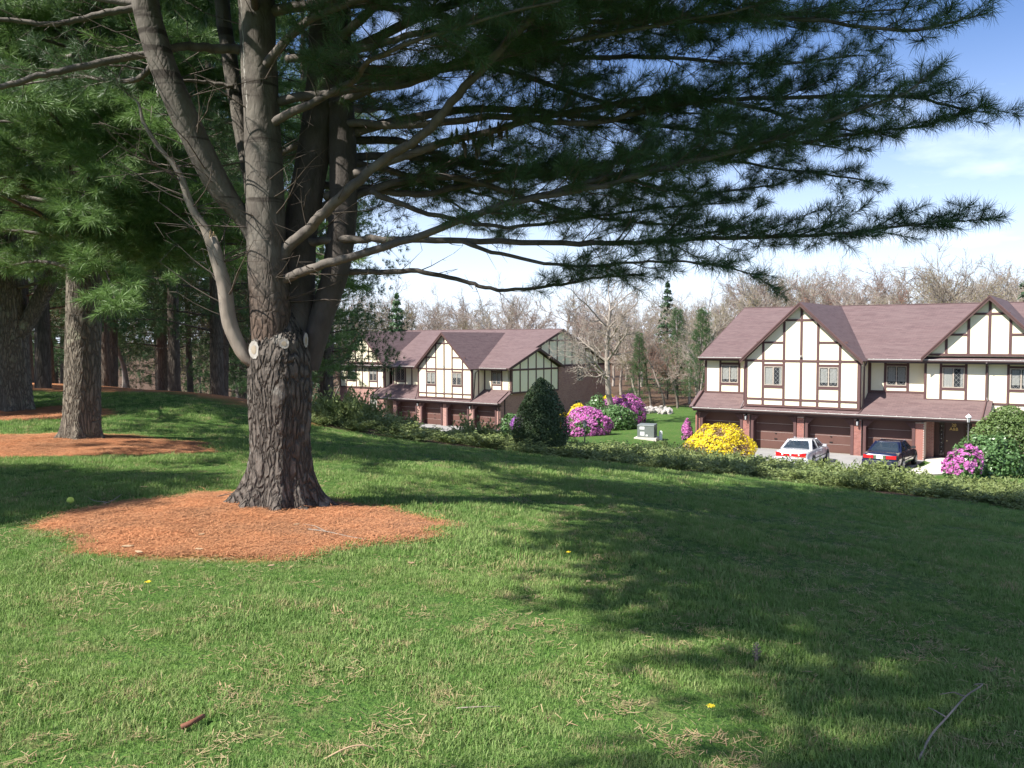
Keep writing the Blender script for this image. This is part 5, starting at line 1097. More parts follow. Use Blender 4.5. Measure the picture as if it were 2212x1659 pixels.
# young pine in front of the far house
yp = mid_pine('young_pine', 'young pine with a thin dark trunk in front of the left of the far house', (-6.15, 29.5), 5.6, 1.35, 1.45, 41, .075, (.1,0), 34, lib='tuft_mid', mt='bark_woods', side=.5, spacing=.16, tsc=1.1, bare_low=0)

# junipers covering the bank
M['juniper'] = leafmat('juniper_sprays', (.11,.17,.05), (.16,.21,.055), 1.3, .6, .25, (.22,.26,.09), 9)
def juniper(seed, n=95, R=.85, H=.55):
    r = np.random.RandomState(seed); C, N, S0, S1 = [], [], [], []
    for k in range(n):
        a = r.uniform(0, 6.28); el = math.radians(r.uniform(8, 60)); L = R*r.uniform(.5, 1.1)*(1.15-.4*el); p = np.zeros(3); d = np.array([math.cos(a)*math.cos(el), math.sin(a)*math.cos(el), math.sin(el)*H/.55]); m = 8
        for i in range(m):
            d = unit(d + r.normal(0,.10,3) + np.array([0,0,.02-.07*i/m])); q = p + d*L/m; S0.append(p); S1.append(q); p = q
            if i > 1:
                for _ in range(5): C.append(p + r.normal(0, .035, 3)*np.array([1,1,.6]) - d*r.rand()*L/m); N.append(unit(np.cross(d, r.normal(0,1,3))) + np.array([0,0,.7]))
    C = np.array(C); C[:, 2] = np.maximum(C[:, 2], .02); V, Fq = quads(C, np.array(N), .042, r, .42, .5); V2, F2 = segs_mesh(S0, S1, .006, .005, 3); V, Fs = join([(V, Fq), (V2, F2)]); return np_mesh('juniper', V, Fs)
JM = [juniper(80+k) for k in range(5)]
for m_ in JM: m_.materials.append(M['juniper'])
def zone(x, y):
    px = 512 + x/y*900
    for lim, nm in ((345,'below the young pine'),(390,'below the entry walk of the far house'),(430,'below the first garages of the far house'),(480,'below the last garages of the far house'),(517,'left of the conical yew'),(573,'beside the conical yew'),(610,'below the black lamp post'),(645,'left of the grey utility cabinet'),(690,'right of the grey utility cabinet'),(735,'below the yellow forsythia'),(770,'left of the silver white sedan'),(830,'below the silver white sedan'),(865,'between the two sedans'),(915,'below the dark blue sedan'),(950,'below the entry walk of the near house'),(990,'below the pink rhododendron'),(4000,'below the tall rounded hedge')):
        if px < lim: return nm
def juniper_label(x, y, hh, d):
    return ('tall spiky' if hh > 1.35 else 'broad' if hh > .95 else 'low feathery' if hh > .75 else 'small flat') + ' juniper ' + zone(x, y) + ', ' + ('lawn edge' if d < 2.5 else 'upper bank' if d < 6 else 'mid bank' if d < 12 else 'bank foot')
rj = random.Random(8); placed = []; tries = 0
while len(placed) < 285 and tries < 9000:
    tries += 1; x = rj.uniform(-6.5, 27); y = rj.uniform(15, 46)
    far = float(np.interp(x, [-10,-5,0,4,8.5,13,20,32], [38,38,34,38,44,37,33,30])) + .6; cy0 = float(crestY(np.array([x]))[()] if True else 0)
    if not (cy0 + .45 < y < far) or abs(x)/max(y,1) > .66: continue
    mind = .56 + .034*(y-15)*.9
    if any((x-a)**2 + (y-b)**2 < mind**2 for a, b in placed): continue
    if math.hypot(x-yx, y-yy) < .55: continue
    placed.append((x, y))
placed.sort(key=lambda p: p[1])
for i, (x, y) in enumerate(placed):
    o = bpy.data.objects.new('juniper', JM[rj.randrange(5)]); S.collection.objects.link(o); dcr = y - float(crestY(np.array([x]))[0]); sc = rj.uniform(.85, 1.2) * (1 + .010*(y-15)) * min(1, .78 + .08*dcr); o.location = (x, y, gz(x, y)-.03); o.rotation_euler = (rj.uniform(-.12,.12), rj.uniform(-.12,.12), rj.uniform(0, 6.28)); 
    tall = (1.5 if rj.random() < .07 else rj.uniform(.42, .68)) if x < 2 else (rj.uniform(.5, .72) if dcr < 4 else rj.uniform(.7, 1.05) if dcr < 10 else rj.uniform(.8, 1.15))
    o.scale = (sc, sc, sc*tall); o['label'] = juniper_label(x, y, sc*tall, dcr); o['category'] = 'juniper'; o['group'] = 'junipers covering the bank'


# ------------------------------------------------------------------ grass and fallen needles
def grass_mat():
    m, nt, b = new_mat('grass_blade'); b.inputs['Roughness'].default_value = .7; b.inputs['Specular IOR Level'].default_value = .1
    g = nd(nt, 'ShaderNodeNewGeometry'); oi = nd(nt, 'ShaderNodeObjectInfo'); n1 = noise(nt, .6, 4, g.outputs['Position']); n2 = noise(nt, 3.2, 4, g.outputs['Position'])
    c = mixc(nt, ramp(nt, n1, .35, .65), (.100,.225,.045), (.170,.290,.065)); c = mixc(nt, ramp(nt, oi.outputs['Random'], 0, 1), c, (.29,.37,.14))
    dry = nd(nt, 'ShaderNodeMath', operation='MULTIPLY_ADD'); nt.links.new(oi.outputs['Random'], dry.inputs[0]); dry.inputs[1].default_value = .35; nt.links.new(n2, dry.inputs[2])
    c = mixc(nt, ramp(nt, dry.outputs[0], .80, .92), c, (.42,.36,.19)); nt.links.new(c, b.inputs['Base Color'])
    tr = nd(nt, 'ShaderNodeBsdfTranslucent'); nt.links.new(c, tr.inputs[0]); mx = nd(nt, 'ShaderNodeMixShader'); mx.inputs[0].default_value = .3; out = nt.nodes['Material Output']
    nt.links.new(b.outputs[0], mx.inputs[1]); nt.links.new(tr.outputs[0], mx.inputs[2]); nt.links.new(mx.outputs[0], out.inputs[0]); return m
M['grass'] = grass_mat()
def blades(seed, n, hh, w, R, flat=.5):
    r = np.random.RandomState(seed); a = r.uniform(0, 6.28, n); c = np.stack([np.cos(a), np.sin(a), 0*a], 1)*(R*np.sqrt(r.rand(n)))[:, None]; b = r.uniform(0, 6.28, n); ln = np.stack([np.cos(b), np.sin(b), 0*b], 1)
    h = (hh*r.uniform(.45, 1.15, n))[:, None]; s = np.stack([-np.sin(b), np.cos(b), 0*b], 1)*w/2; lean = r.uniform(.1, flat, n)[:, None]
    m1 = c + np.array([[0,0,.6]])*h + ln*h*lean*.35; tip = c + np.array([[0,0,1.]])*h*(1-lean*.25) + ln*h*lean*1.1
    V = np.stack([c-s, c+s, m1+s*.8, m1-s*.8, tip], 1).reshape(-1, 3); o = np.arange(n)[:, None]*5; return np_mesh('grass_tuft', V, [o+np.array([[0,1,2,3]]), o+np.array([[3,2,4]])])
for k in range(4): lib_add('grass', 'grass_tuft', blades(100+k, 22, .046, .0040, .065, .95), M['grass'])
rg = np.random.RandomState(12)
def lawn_pts(n, y0, y1, pw=1.0):
    y = y0 + (y1-y0)*rg.rand(n)**pw; x = (rg.uniform(-.66, .66, n))*(y+1.2); return x, y
def bare_mask(x, y): return np.clip((fbm(np.stack([x*2.3+40, y*2.3, x*0+8], 1), 4) - .515)*22, 0, 1)
gxs, gys, gss = [], [], []
for n, y0, y1, pw, s0 in ((34000, 1.6, 6.5, .85, .85), (40000, 6, 13, .9, 1.05), (30000, 12.5, 25, 1., 1.4)):
    x, y = lawn_pts(n, y0, y1, pw); den = fbm(np.stack([x*1.3, y*1.3, x*0+3], 1), 4); b = bed_mask(x, y); edge = crestY(x) - y
    keep = (b < .5) & (edge > -.15) & ~((x < -4.4) & (edge < .1)) & (rg.rand(n) < np.clip((den-.30)*7, .72, 1)*np.where(bare_mask(x, y) > .5, .75, 1.)) & (np.hypot(x-TX, y-TY) > .4)
    x, y, den = x[keep], y[keep], den[keep]; gxs.append(x); gys.append(y); gss.append(s0*rg.uniform(.6, 1.1, len(x))*np.clip(.55 + (den-.3)*2.2, .5, 1.35))
x = np.concatenate(gxs); y = np.concatenate(gys); s = np.concatenate(gss); rot = np.stack([rg.normal(0, .12, len(x)), rg.normal(0, .12, len(x)), rg.uniform(0, 6.28, len(x))], 1)
go = gn_scatter('grass', np.stack([x, y, tz(x, y)-.004], 1), rot, s, 'grass', kind='stuff'); go['label'] = 'short patchy spring grass of the lawn'
M['straw'] = leafmat('fallen_needles', (.40,.14,.055), (.14,.065,.04), 1.5, .7, .1, (.66,.33,.16), 45)
def straw(seed, n=34, L=.085, R=.06):
    r = np.random.RandomState(seed); a = r.uniform(0, 6.28, n); c = np.stack([r.normal(0, R, n), r.normal(0, R, n), r.uniform(.002, .014, n)], 1); d = np.stack([np.cos(a), np.sin(a), r.normal(0, .10, n)], 1)*(L*r.uniform(.6, 1.1, n))[:, None]/2; s_ = np.stack([-np.sin(a), np.cos(a), 0*a], 1)*.0016
    V = np.stack([c-d-s_, c-d+s_, c+d+s_, c+d-s_], 1).reshape(-1, 3); return np_mesh('straw_clump', V, [np.arange(4*n).reshape(-1, 4)])
for k in range(4): lib_add('straw', 'straw_clump', straw(140+k), M['straw'])
xs, ys = [], []
for (cx_, cy_, rx, ry), n in zip(BEDS, (11000, 6500, 3500)):
    x = cx_ + rx*1.15*rg.uniform(-1, 1, n); y = cy_ + ry*1.15*rg.uniform(-1, 1, n); k = (bed_mask(x, y) > .35); xs.append(x[k]); ys.append(y[k])
x = np.concatenate(xs); y = np.concatenate(ys); sn = gn_scatter('fallen_needles', np.stack([x, y, tz(x, y)+.002], 1), np.stack([0*x + rg.normal(0,.06,len(x)), 0*x, rg.uniform(0, 6.28, len(x))], 1), rg.uniform(.8, 1.25, len(x)), 'straw', kind='stuff')
sn['label'] = 'orange fallen pine needles in the beds under the pines'

M['thatch'] = leafmat('dry_thatch', (.34,.27,.14), (.34,.20,.11), 1.5, .8, .15, (.42,.33,.19), 30)
for k in range(3): me_ = straw(150+k, 16, .045, .05); lib_add('thatch', 'thatch_clump', me_, M['thatch'])
x = rg.uniform(-.66, .66, 42000); y = 1.6 + 9.5*rg.rand(42000)**.9; x = x*(y+1.2); bm2 = bare_mask(x, y); k = (bed_mask(x, y) < .4) & (rg.rand(len(x)) < .025 + .09*bm2); x, y = x[k], y[k]
th_ = gn_scatter('thatch', np.stack([x, y, tz(x, y)+.001], 1), np.stack([rg.normal(0,.15,len(x)), rg.normal(0,.15,len(x)), rg.uniform(0, 6.28, len(x))], 1), rg.uniform(.7, 1.3, len(x)), 'thatch', kind='stuff'); th_['label'] = 'tan dry thatch in the thin spots of the lawn'

# ------------------------------------------------------------------ cars.  local x = forward, origin on the ground at the middle of the rear bumper
M['paint_silver'] = simple('car_paint_silver', (.62,.63,.66), (.60,.61,.64), 3, .25, metal=.25, coat=.8)
M['paint_blue'] = simple('car_paint_dark_blue', (.012,.016,.045), (.010,.014,.040), 3, .18, metal=.2, coat=1.0)
M['tyre'] = simple('tyre_rubber', (.018,.018,.018), (.025,.025,.025), 9, .9)
M['rim'] = simple('wheel_metal', (.55,.55,.56), (.45,.45,.46), 5, .3, metal=.7)
M['tail_red'] = simple('tail_light_red', (.55,.012,.02), (.48,.01,.015), 20, .15, coat=1)
M['chrome'] = simple('chrome_trim', (.85,.86,.88), (.8,.8,.82), 5, .12, metal=1)
M['plate'] = simple('number_plate', (.80,.80,.82), (.72,.72,.76), 30, .35)
M['car_glass'] = glassmat('car_glass', (.03,.045,.06), .03, .55)
M['interior'] = simple('car_interior', (.30,.31,.30), (.2,.21,.2), 6, .9)
M['trim_dark'] = simple('dark_trim', (.03,.03,.033), (.025,.025,.028), 5, .5)
def car(name, label, loc, rz, paint, style):
    t = thing(name, label, 'car', loc, rz); L = 5.08; W2 = .93
    st = [(-.02,.42,.74,.80),(.0,.33,.86,.84),(.10,.26,.955,.89),(.45,.22,.985,.915),(.9,.20,1.0,.93),(1.6,.20,1.0,.93),(2.5,.20,.99,.93),(3.3,.20,.97,.93),(3.9,.20,.94,.925),(4.4,.21,.88,.905),(4.8,.25,.78,.86),(5.0,.32,.70,.78),(5.08,.40,.62,.66)]
    V, Fc = [], []; prof = lambda zb, zt, w: [(0,zb),(w*.80,zb),(w*.97,zb+.07),(w*1.0,zb+.30*(zt-zb)),(w*1.0,zb+.62*(zt-zb)),(w*.965,zb+.86*(zt-zb)),(w*.86,zt-.012),(w*.55,zt+.012),(0,zt+.022)]
    for x, zb, zt, w in st:
        p = prof(zb, zt, w); V += [(x, y, z) for y, z in p] + [(x, -y, z) for y, z in p[1:-1][::-1]]
    n = 16; N = len(st)
    for i in range(N-1):
        for k in range(n): Fc.append((i*n+k, i*n+(k+1)%n, (i+1)*n+(k+1)%n, (i+1)*n+k))
    Fc += [tuple(range(n))[::-1], tuple((N-1)*n + k for k in range(n))]
    b = MB(); b.add(V, Fc); o = link('body', b, M[paint], t, smooth=True); sb = o.modifiers.new('s', 'SUBSURF'); sb.levels = sb.render_levels = 2
    # cabin
    zt = 1.405; lo = [(.98,.70,.98),(1.05,.80,.98),(3.62,.78,.965),(3.75,.62,.955)]; hi = [(1.62,.52,zt-.04),(1.72,.60,zt-.015),(2.85,.58,zt-.01),(3.0,.50,zt-.04)]
    loop = lambda P_: [(x, y, z) for x, y, z in P_] + [(x, -y, z) for x, y, z in P_[::-1]]
    b = MB(); b.prism([(x, y, z-.06) for x, y, z in loop(lo)], loop(hi)); V = b.v
    b2 = MB(); tp = loop(hi); b2.prism([(x, y, z-.03) for x, y, z in tp], [(x*.96+.09, y*.93, z+.03) for x, y, z in tp]); rf = link('roof', b2, M[paint], t, smooth=True); sb = rf.modifiers.new('b', 'BEVEL'); sb.width = .03; sb.segments = 3
    lk = MB(); a_, c_ = [Vector(p) for p in loop(lo)], [Vector(p) for p in loop(hi)]; pl = MB()
    for i in (0, 1, 2, 3, 4, 5, 6, 7): pl.beam(a_[i]-Vector((0,0,.05)), c_[i], .07 if i in (0,7,3,4) else .06, .06, (0,0,1))
    for s in (1, -1): pl.beam((2.28, s*.80, .93), (2.26, s*.60, zt-.03), .03, .09, (0,1,0)); pl.prism([(1.0,s*.80,.93),(1.42,s*.82,.94),(1.75,s*.63,zt-.05),(1.55,s*.55,zt-.06)], [(1.0,s*.76,.93),(1.42,s*.78,.94),(1.75,s*.59,zt-.05),(1.55,s*.51,zt-.06)])
    link('pillars', pl, M[paint], t, kind='stuff')
    def glass(q, nm='window'):
        q = [Vector(p) for p in q]; nn = (q[1]-q[0]).cross(q[2]-q[0]).normalized()*.006; m = MB(); m.prism([p - nn for p in q], [p + nn for p in q]); return link(nm, m, M['car_glass'], t)
    glass([(.96,.70,.975),(.96,-.70,.975),(1.60,-.53,zt-.03),(1.60,.53,zt-.03)], 'rear_window'); glass([(3.74,.62,.95),(3.74,-.62,.95),(3.02,-.50,zt-.03),(3.02,.50,zt-.03)], 'windscreen')
    for s in (1, -1):
        glass([(1.35,s*.815,.96),(2.24,s*.815,.955),(2.22,s*.61,zt-.05),(1.72,s*.61,zt-.05)]); glass([(2.32,s*.815,.955),(3.50,s*.80,.95),(2.90,s*.60,zt-.05),(2.28,s*.61,zt-.05)])
    m = MB(); m.box(1.0, 3.7, -.72, .72, .80, .90); 
    for y in (.38, -.38): m.box(2.35, 2.5, y-.22, y+.22, .85, 1.2); m.box(2.38, 2.48, y-.10, y+.10, 1.2, 1.32)
    m.box(1.45, 1.62, -.60, .60, .85, 1.10); m.box(1.05, 1.45, -.64, .64, .93, .965); link('seats', m, M['interior'], t, kind='stuff')
    # lights, bumper, plate
    if style == 'wide':
        m = MB(); m.prism([(.03,y,z) for y,z in ((.80,.64),(.80,.90),(.30,.84),(-.30,.84),(-.80,.90),(-.80,.64),(-.3,.66),(.3,.66))], [(-.018,y*.99,z) for y,z in ((.79,.66),(.79,.885),(.30,.825),(-.30,.825),(-.79,.885),(-.79,.66),(-.3,.675),(.3,.675))]); link('tail_light', m, M['tail_red'], t)
        for y in (.42, -.42, .0): m = MB(); m.lathe([(.045,-.028),(.045,.02)], 10); me = m.mesh('reverse_light'); me.transform(Matrix.Translation((-.02, y, .77)) @ Matrix.Rotation(math.pi/2, 4, 'Y')); link('reverse_light', me, M['plate'], t)
        m = MB(); m.box(-.035, .02, -.17, .17, .47, .60); link('number_plate', m, M['plate'], t)
    else:
        for s in (1, -1): m = MB(); m.prism([(.06,s*y,z) for y,z in ((.82,.66),(.82,.86),(.30,.84),(.30,.66))], [(-.022,s*y,z) for y,z in ((.80,.68),(.80,.845),(.31,.83),(.31,.675))]); link('tail_light', m, M['tail_red'], t)
        m = MB(); m.box(-.03, .02, -.29, .29, .66, .85); link('chrome_surround', m, M['chrome'], t); m = MB(); m.box(-.042, -.03, -.16, .16, .68, .82); link('number_plate', m, M['plate'], t)
    m = MB(); m.prism([(x,y,.36) for x,y in ((.35,.945),(.0,.88),(-.07,.62),(-.09,0),(-.07,-.62),(.0,-.88),(.35,-.945))], [(x,y,.60) for x,y in ((.35,.945),(.0,.88),(-.07,.62),(-.09,0),(-.07,-.62),(.0,-.88),(.35,-.945))]); o = link('bumper', m, M[paint], t); bv = o.modifiers.new('b','BEVEL'); bv.width = .04; bv.segments = 3
    m = MB(); m.box(-.10, -.06, -.60, .60, .56, .575); link('bumper_trim', m, M['chrome' if style != 'wide' else 'trim_dark'], t)
    for s in (1, -1):
        m = MB(); m.box(1.35, 3.9, s*.925, s*.945, .50, .545); link('side_moulding', m, M['trim_dark'], t)
        m = MB(); m.box(3.22, 3.40, s*.80, s*.86, .97, 1.0); m.box(3.2, 3.34, s*.86, s*1.04, .95, 1.08); o = link('mirror', m, M[paint if style == 'wide' else 'trim_dark'], t, kind='stuff')
        for x in (1.38, 2.30, 3.42): m = MB(); m.box(x, x+.012, s*.926, s*.934, .30, .93); link('door_gap', m, M['trim_dark'], t)
        for x in (1.55, 2.45): m = MB(); m.box(x, x+.16, s*.928, s*.955, .80, .83); link('door_handle', m, M[paint], t)
        for x in (1.02, 3.98):
            arch = MB(); arch.lathe([(.375,0),(.375,.02)], 20); me = arch.mesh('wheel_arch'); me.transform(Matrix.Translation((x, s*.915 if s > 0 else s*.915-.02, .36)) @ Matrix.Rotation(-math.pi/2, 4, 'X')); link('wheel_arch', me, M['trim_dark'], t)
            wh = thing_part('wheel', t); wh.location = (x, s*.84, .325)
            m = MB(); m.tube([(0,-.11,0),(0,-.10,0),(0,.10,0),(0,.11,0)], [.29,.325,.325,.29], 22); link('tyre', m, M['tyre'], wh, smooth=True)
            m = MB(); m.tube([(0,s*.105,0),(0,s*.117,0)], [.21,.18], 16)
            for k in range(7): a = k*2*math.pi/7; m.beam((.04*math.cos(a), s*.12, .04*math.sin(a)), (.2*math.cos(a), s*.122, .2*math.sin(a)), .03, .03, (0,1,0))
            link('rim', m, M['rim'], wh, kind='stuff')
    return t
def uvw(u, v, z=.03, O=RO, th=RTH): p = sheet_uv(O, th, [(u, v)], z)[0]; return p
head = math.atan2(math.cos(RTH), math.sin(RTH))
car('parked_car', 'silver white sedan with full width red tail lights outside the middle garages', uvw(1.86, 7.9, .032), head + .03, 'paint_silver', 'wide')
car('parked_car', 'dark blue sedan with separate red tail lights and chrome plate surround', uvw(5.88, 6.15, .032), head - .02, 'paint_blue', 'split')

# ------------------------------------------------------------------ lamp posts, boxes, stones
def lamp_post(label, loc, h, pale=False):
    t = thing('lamp_post', label, 'lamp post', loc, 0, 'lamp posts by the driveways'); link('pole', MB().tube([(0,0,-.3),(0,0,.0),(0,0,.5),(0,0,h-.42)], [.05,.05,.038,.035], 10), M['black_metal'], t, smooth=True)
    link('cross_arm', MB().tube([(-.16,0,h-.62),(.16,0,h-.62)], .012, 6), M['black_metal'], t)
    fr = MB(); hx = h-.40
    for k in range(6):
        a = k*math.pi/3; fr.tube([(.07*math.cos(a),.07*math.sin(a),hx),(.12*math.cos(a),.12*math.sin(a),hx+.26)], .009, 4)
    link('lantern_frame', fr, M['black_metal'], t, kind='stuff'); link('lantern_cap', MB().lathe([(.15,hx+.26),(.11,hx+.33),(.04,hx+.38),(.015,hx+.43)], 12), M['plate' if pale else 'black_metal'], t); link('lantern_collar', MB().lathe([(.035,hx-.06),(.08,hx)], 10), M['black_metal'], t)
    link('lamp_glass', MB().lathe([(.062,hx+.005),(.112,hx+.255)], 12), M['lampglass'], t); return t
lamp_post('slim black lamp post in front of the broad pink azalea', on((585-512)/900*50, 50), 2.15)
p = uvw(-8.0, 4.6, 0, LO, LTH); lamp_post('black lantern post beside the entry walk of the far house', (p.x, p.y, LO[2]), 1.75)
lamp_post('lamp post with a white cap above the pink rhododendron by the near house', on((970-512)/900*45.3, 45.3), 3.05, True)
M['grey_metal'] = simple('grey_cabinet_paint', (.16,.18,.17), (.13,.15,.14), 4, .5); M['sticker'] = simple('white_sticker', (.8,.8,.8), (.75,.75,.75), 9, .5)
x, y, z = on(9.05, 60); ub = thing('utility_box', 'dark grey utility cabinet with white stickers on a concrete pad on the back lawn', 'utility box', (x, y, z), math.radians(-22))
link('pad', MB().box(-.75,.75,-.65,.65,-.15,.14), M['concrete'], ub); o = link('cabinet', MB().box(-.56,.56,-.48,.48,.14,.92), M['grey_metal'], ub); link('lid', MB().prism([(-.58,-.5,.92),(.58,-.5,.92),(.58,.5,.92),(-.58,.5,.92)], [(-.55,-.42,.99),(.55,-.42,.99),(.55,.5,1.02),(-.55,.5,1.02)]), M['grey_metal'], ub)
link('sticker', MB().box(-.40,-.08,-.49,-.482,.68,.86), M['sticker'], ub); link('sticker', MB().box(-.36,-.08,-.49,-.482,.28,.52), M['sticker'], ub); link('sticker', MB().box(.02,.14,-.49,-.482,.24,.34), M['sticker'], ub)
for k in range(4): link('hinge', MB().box(.565,.58,-.3+.2*k,-.26+.2*k,.3,.8), M['grey_metal'], ub)
x, y, z = on(9.95, 60); mp = thing('marker_post', 'short white post standing beside the grey utility cabinet', 'post', (x, y, z)); link('post', MB().box(-.10,.10,-.08,.08,-.1,.56), M['sticker'], mp); link('post_cap', MB().prism([(-.11,-.09,.56),(.11,-.09,.56),(.11,.09,.56),(-.11,.09,.56)], [(-.05,-.05,.62),(.05,-.05,.62),(.05,.05,.62),(-.05,.05,.62)]), M['sticker'], mp)
M['rock'] = simple('field_stone', (.42,.39,.36), (.26,.24,.22), 3, .95, .6, bd=.04)
def rock_mesh(seed):
    bm_ = MB(); r = np.random.RandomState(seed); n = 9; V = []
    for i in range(6):
        for k in range(n):
            ph = math.pi*(i+.5)/6; a = 2*math.pi*k/n; d = np.array([math.sin(ph)*math.cos(a), math.sin(ph)*math.sin(a), math.cos(ph)*.7]); V.append(d*(1 + 1.3*(float(vnoise(d[None]*1.3+seed*5)[0])-.5)))
    Fc = [(i*n+k, (i+1)*n+k, (i+1)*n+(k+1)%n, i*n+(k+1)%n) for i in range(5) for k in range(n)] + [tuple(range(n)), tuple(5*n+k for k in range(n))[::-1]]
    bm_.add(V, Fc); return bm_.mesh('rock')
RM = [rock_mesh(k) for k in range(5)]
for m_ in RM: m_.materials.append(M['rock'])
lbl = ['large pale boulder topping the stone pile at the back of the lawn', 'round pale stone at the left end of the pile at the woods edge', 'flat stone at the right end of the pile at the woods edge']
for k in range(26):
    px = 637 + (k*7.3) % 34; Y = 82 + (k*3.7) % 3; X = (px-512)/900*Y; o = bpy.data.objects.new('rock', RM[k % 5]); S.collection.objects.link(o); sc = rw.uniform(.18, .42) if k else .62
    o.location = (X, Y, gz(X, Y) + .12 + (.25 if k % 4 == 0 else 0)); o.rotation_euler = (rw.random(), rw.random(), rw.uniform(0, 6)); o.scale = (sc*1.2, sc, sc); o['label'] = lbl[0] if k == 0 else 'pale stone in the low pile along the woods edge'; o['category'] = 'rock'; o['group'] = 'stones piled at the back of the lawn'
o = bpy.data.objects.new('rock', RM[2]); S.collection.objects.link(o); o.location = on((1016-512)/900*27, 27, .05); o.scale = (.28,.2,.2); o['label'] = 'lone whitish rock among the junipers near the right edge'; o['category'] = 'rock'
# mulch edge and things on the lawn
M['ball'] = simple('ball_felt', (.70,.78,.14), (.62,.72,.12), 40, .9); M['dandelion'] = simple('dandelion_petals', (.90,.70,.02), (.85,.62,.02), 60, .6); M['leaf_tan'] = simple('dead_leaf', (.42,.30,.18), (.30,.20,.12), 30, .8); M['bark_piece'] = simple('bark_piece', (.20,.075,.04), (.12,.05,.03), 20, .85, .5); M['cone'] = simple('pine_cone', (.22,.19,.16), (.12,.10,.085), 30, .9)
def gpix(x2, y2, dz=0):                                 # where a spot of the photograph meets the lawn
    a = Vector(a2(x2, y2, 1)) - Vector((0,0,EYE)); Y = 3.
    for _ in range(40): Y = (EYE - gz(a.x*Y, Y) - dz)/-a.z
    return (a.x*Y, Y, gz(a.x*Y, Y) + dz)
bl = thing('tennis_ball', 'yellow green ball lying on the grass left of the nearest orange bed', 'ball', gpix(152, 1081, .035)); m = MB(); m.tube([(0,0,.034*math.cos(math.pi*(i+.05)/10.1)) for i in range(11)], [max(.034*math.sin(math.pi*(i+.05)/10.1), .001) for i in range(11)], 14); link('ball', m, M['ball'], bl, smooth=True)
def stick(label, cat, pts, r0, r1, mt, name='fallen_twig', forks=(), group=None):
    P_ = [Vector(gpix(x, y, dz)) for x, y, dz in pts]; o = P_[0]; t = thing(name, label, cat, o, 0, group); q = smooth_path([tuple(p - o) for p in P_], 4); link('stem', MB().tube(q, list(np.linspace(r0, r1, len(q))), 6), M[mt], t, smooth=True)
    for f in forks: fp = [Vector(gpix(x, y, dz)) - o for x, y, dz in f]; link('side_twig', MB().tube(fp, list(np.linspace(r1*1.3, r1*.5, len(fp))), 5), M[mt], t)
    return t
stick('thick reddish brown piece of bark lying in the near grass', 'stick', [(392,1571,.02),(415,1560,.035),(440,1546,.03)], .013, .010, 'bark_piece', 'bark_piece')
stick('long curved bare twig in the shade at the bottom right', 'twig', [(1985,1640,.02),(2010,1590,.03),(2045,1550,.04),(2085,1505,.06),(2110,1488,.10),(2122,1478,.12),(2105,1478,.11)], .006, .003, 'dead_wood', forks=[[(2045,1550,.04),(2020,1535,.05),(2005,1528,.05)], [(2085,1505,.06),(2060,1495,.07),(2030,1500,.06)]])
stick('thin forked twig lying on the orange needles in front of the big pine', 'twig', [(880,1130,.02),(905,1135,.03),(935,1142,.02)], .005, .003, 'dead_wood') if False else stick('thin forked twig lying on the orange needles in front of the big pine', 'twig', [(665,1143,.02),(705,1148,.03),(750,1158,.02),(790,1165,.02)], .006, .003, 'dead_wood', forks=[[(705,1148,.03),(680,1136,.03),(655,1132,.02)]])
stick('short grey twig on the grass edge left of the big pine', 'twig', [(470,1072,.02),(500,1066,.03),(530,1062,.03)], .005, .003, 'dead_wood')
stick('forked grey twig on the grass beside the ball', 'twig', [(225,1088,.02),(245,1080,.04),(262,1068,.05)], .005, .003, 'dead_wood', forks=[[(232,1085,.03),(205,1082,.03),(190,1075,.03)]])
stick('pale arched twig near the bottom of the lawn', 'twig', [(700,1640,.01),(750,1615,.05),(790,1610,.06),(815,1625,.03)], .004, .002, 'leaf_tan')
stick('thin dark twig half hidden in the grass below the orange bed', 'twig', [(985,1530,.01),(1030,1527,.02),(1080,1526,.02)], .004, .002, 'dead_wood')
def dandelion(x2, y2, label):
    t = thing('dandelion', label, 'flower', gpix(x2, y2, 0), 0, 'dandelions in the lawn'); link('stem', MB().tube([(0,0,0),(.004,0,.05)], .003, 5), M['grass'], t); m = MB()
    for k in range(22):
        a = k*2.4; rr = .004 + .018*(k/22)**.6; m.add([(0,0,.05),(rr*math.cos(a-.15),rr*math.sin(a-.15),.062),(rr*1.2*math.cos(a),rr*1.2*math.sin(a),.058),(rr*math.cos(a+.15),rr*math.sin(a+.15),.062)], [(0,1,2,3)])
    link('petals', m, M['dandelion'], t, kind='stuff')
dandelion(1535, 1552, 'yellow dandelion in the near grass right of centre'); dandelion(320, 1276, 'yellow dandelion in the grass below the orange bed'); dandelion(1228, 1128+80, 'small yellow dandelion in the grass right of the orange bed')
pc = thing('pine_cone', 'grey pine cone standing in the half shaded lawn', 'pine cone', gpix(1634, 1432, 0)); m = MB()
for k in range(48):
    a = k*2.4; z_ = .01 + k*.0021; rr = .020*math.sin(math.pi*(.12 + .85*k/48)) + .004; m.add([(rr*.4*math.cos(a), rr*.4*math.sin(a), z_), (rr*math.cos(a-.3), rr*math.sin(a-.3), z_+.006), (rr*1.2*math.cos(a), rr*1.2*math.sin(a), z_+.012), (rr*math.cos(a+.3), rr*math.sin(a+.3), z_+.006)], [(0,1,2,3)])
link('scales', m, M['cone'], pc, kind='stuff'); link('core', MB().tube([(0,0,.0),(0,0,.1)], [.011,.005], 8), M['cone'], pc)
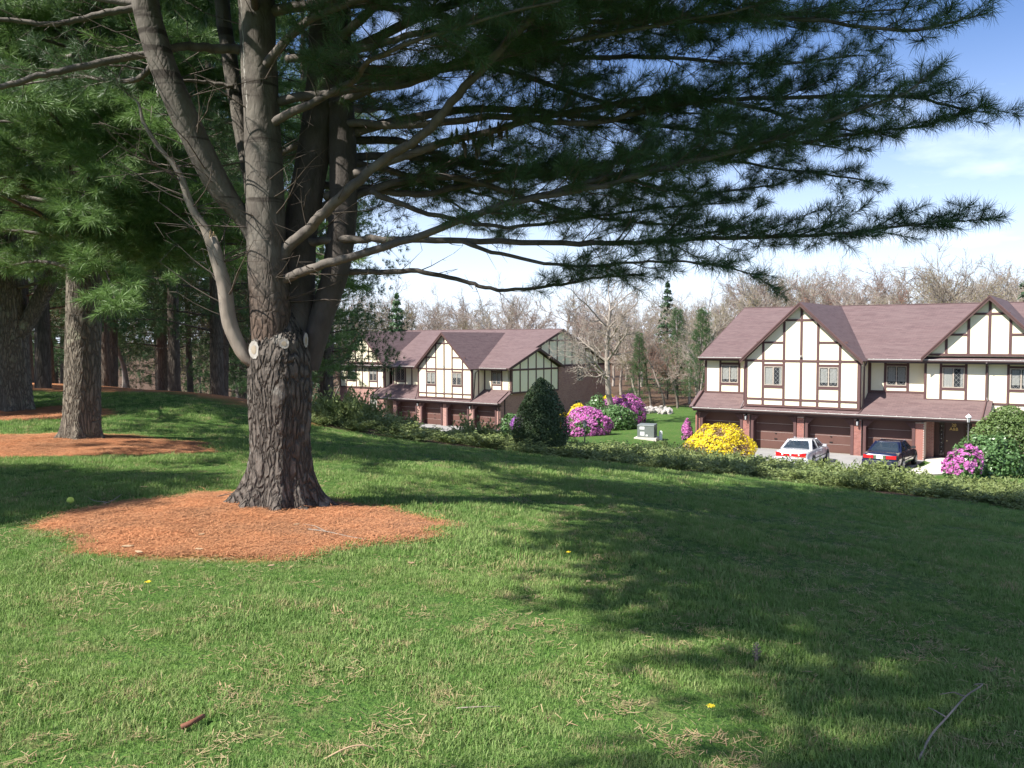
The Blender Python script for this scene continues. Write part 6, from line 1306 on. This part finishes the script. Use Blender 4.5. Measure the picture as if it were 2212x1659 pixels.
def dead_leaf(x2, y2, label, sc=.05, rz=0):
    m = MB(); s_ = sc; q = [(-1,0,.0),(-.5,.38,.06),(.2,.42,.10),(1,0,.16),(.2,-.4,.02),(-.5,-.36,.05)]; s_ *= .6; m.add([(a*s_, b_*s_, c*s_+.02) for a, b_, c in q] + [(a*s_, b_*s_, c*s_+.023) for a, b_, c in q], [(5,4,3,2,1,0),(6,7,8,9,10,11)]); o = link('dead_leaf', m, M['leaf_tan']); o.location = gpix(x2, y2, 0); o.rotation_euler = (.1,.1,rz); o['label'] = label; o['category'] = 'leaf'; o['group'] = 'dead leaves on the ground'
for x2, y2, lb, sc, rz in ((310,1056,'curled tan leaf on the grass above the orange bed',.08,.3),(435,1160,'pale leaf on the orange needles left of the trunk',.06,1.2),(275,1186,'long pale leaf at the front left rim of the orange bed',.08,.5),(300,1198,'second pale leaf at the front rim of the orange bed',.07,-.5),(585,1228,'tan leaf at the front edge of the orange bed',.05,.8),(888,1222,'tan leaf in the grass right of the orange bed',.05,.2),(640,1138,'pale leaf just below the roots of the big pine',.06,1.),(430,1192,'narrow tan leaf in the middle of the orange bed',.06,.1),(1270,1262,'tan leaf in the grass at the start of the shade',.05,1.),(1110,1190,'tan leaf in the grass near the shade edge',.04,2.)): dead_leaf(x2, y2, lb, sc, rz)

# alike labels told apart by their order from left to right
_by = {}
for o in S.objects:
    if o.parent is None and o.get('label') and o.get('category') in ('tree', 'juniper'): _by.setdefault(o['label'], []).append(o)
_num = {2: 'two', 3: 'three', 4: 'four', 5: 'five', 6: 'six'}
for lb_, os_ in _by.items():
    if len(os_) < 2 or len(os_) > 6: continue
    os_.sort(key=lambda o: o.location.x / max(o.location.y, 1)); n = len(os_)
    pos = ['leftmost'] + {2: [], 3: ['middle'], 4: ['second', 'third'], 5: ['second', 'third', 'fourth'], 6: ['second', 'third', 'fourth', 'fifth']}[n] + ['rightmost']
    for o, w_ in zip(os_, pos):
        t_ = lb_.split(', '); new = w_ + ' ' + lb_
        if len(new.split()) <= 16: o['label'] = new
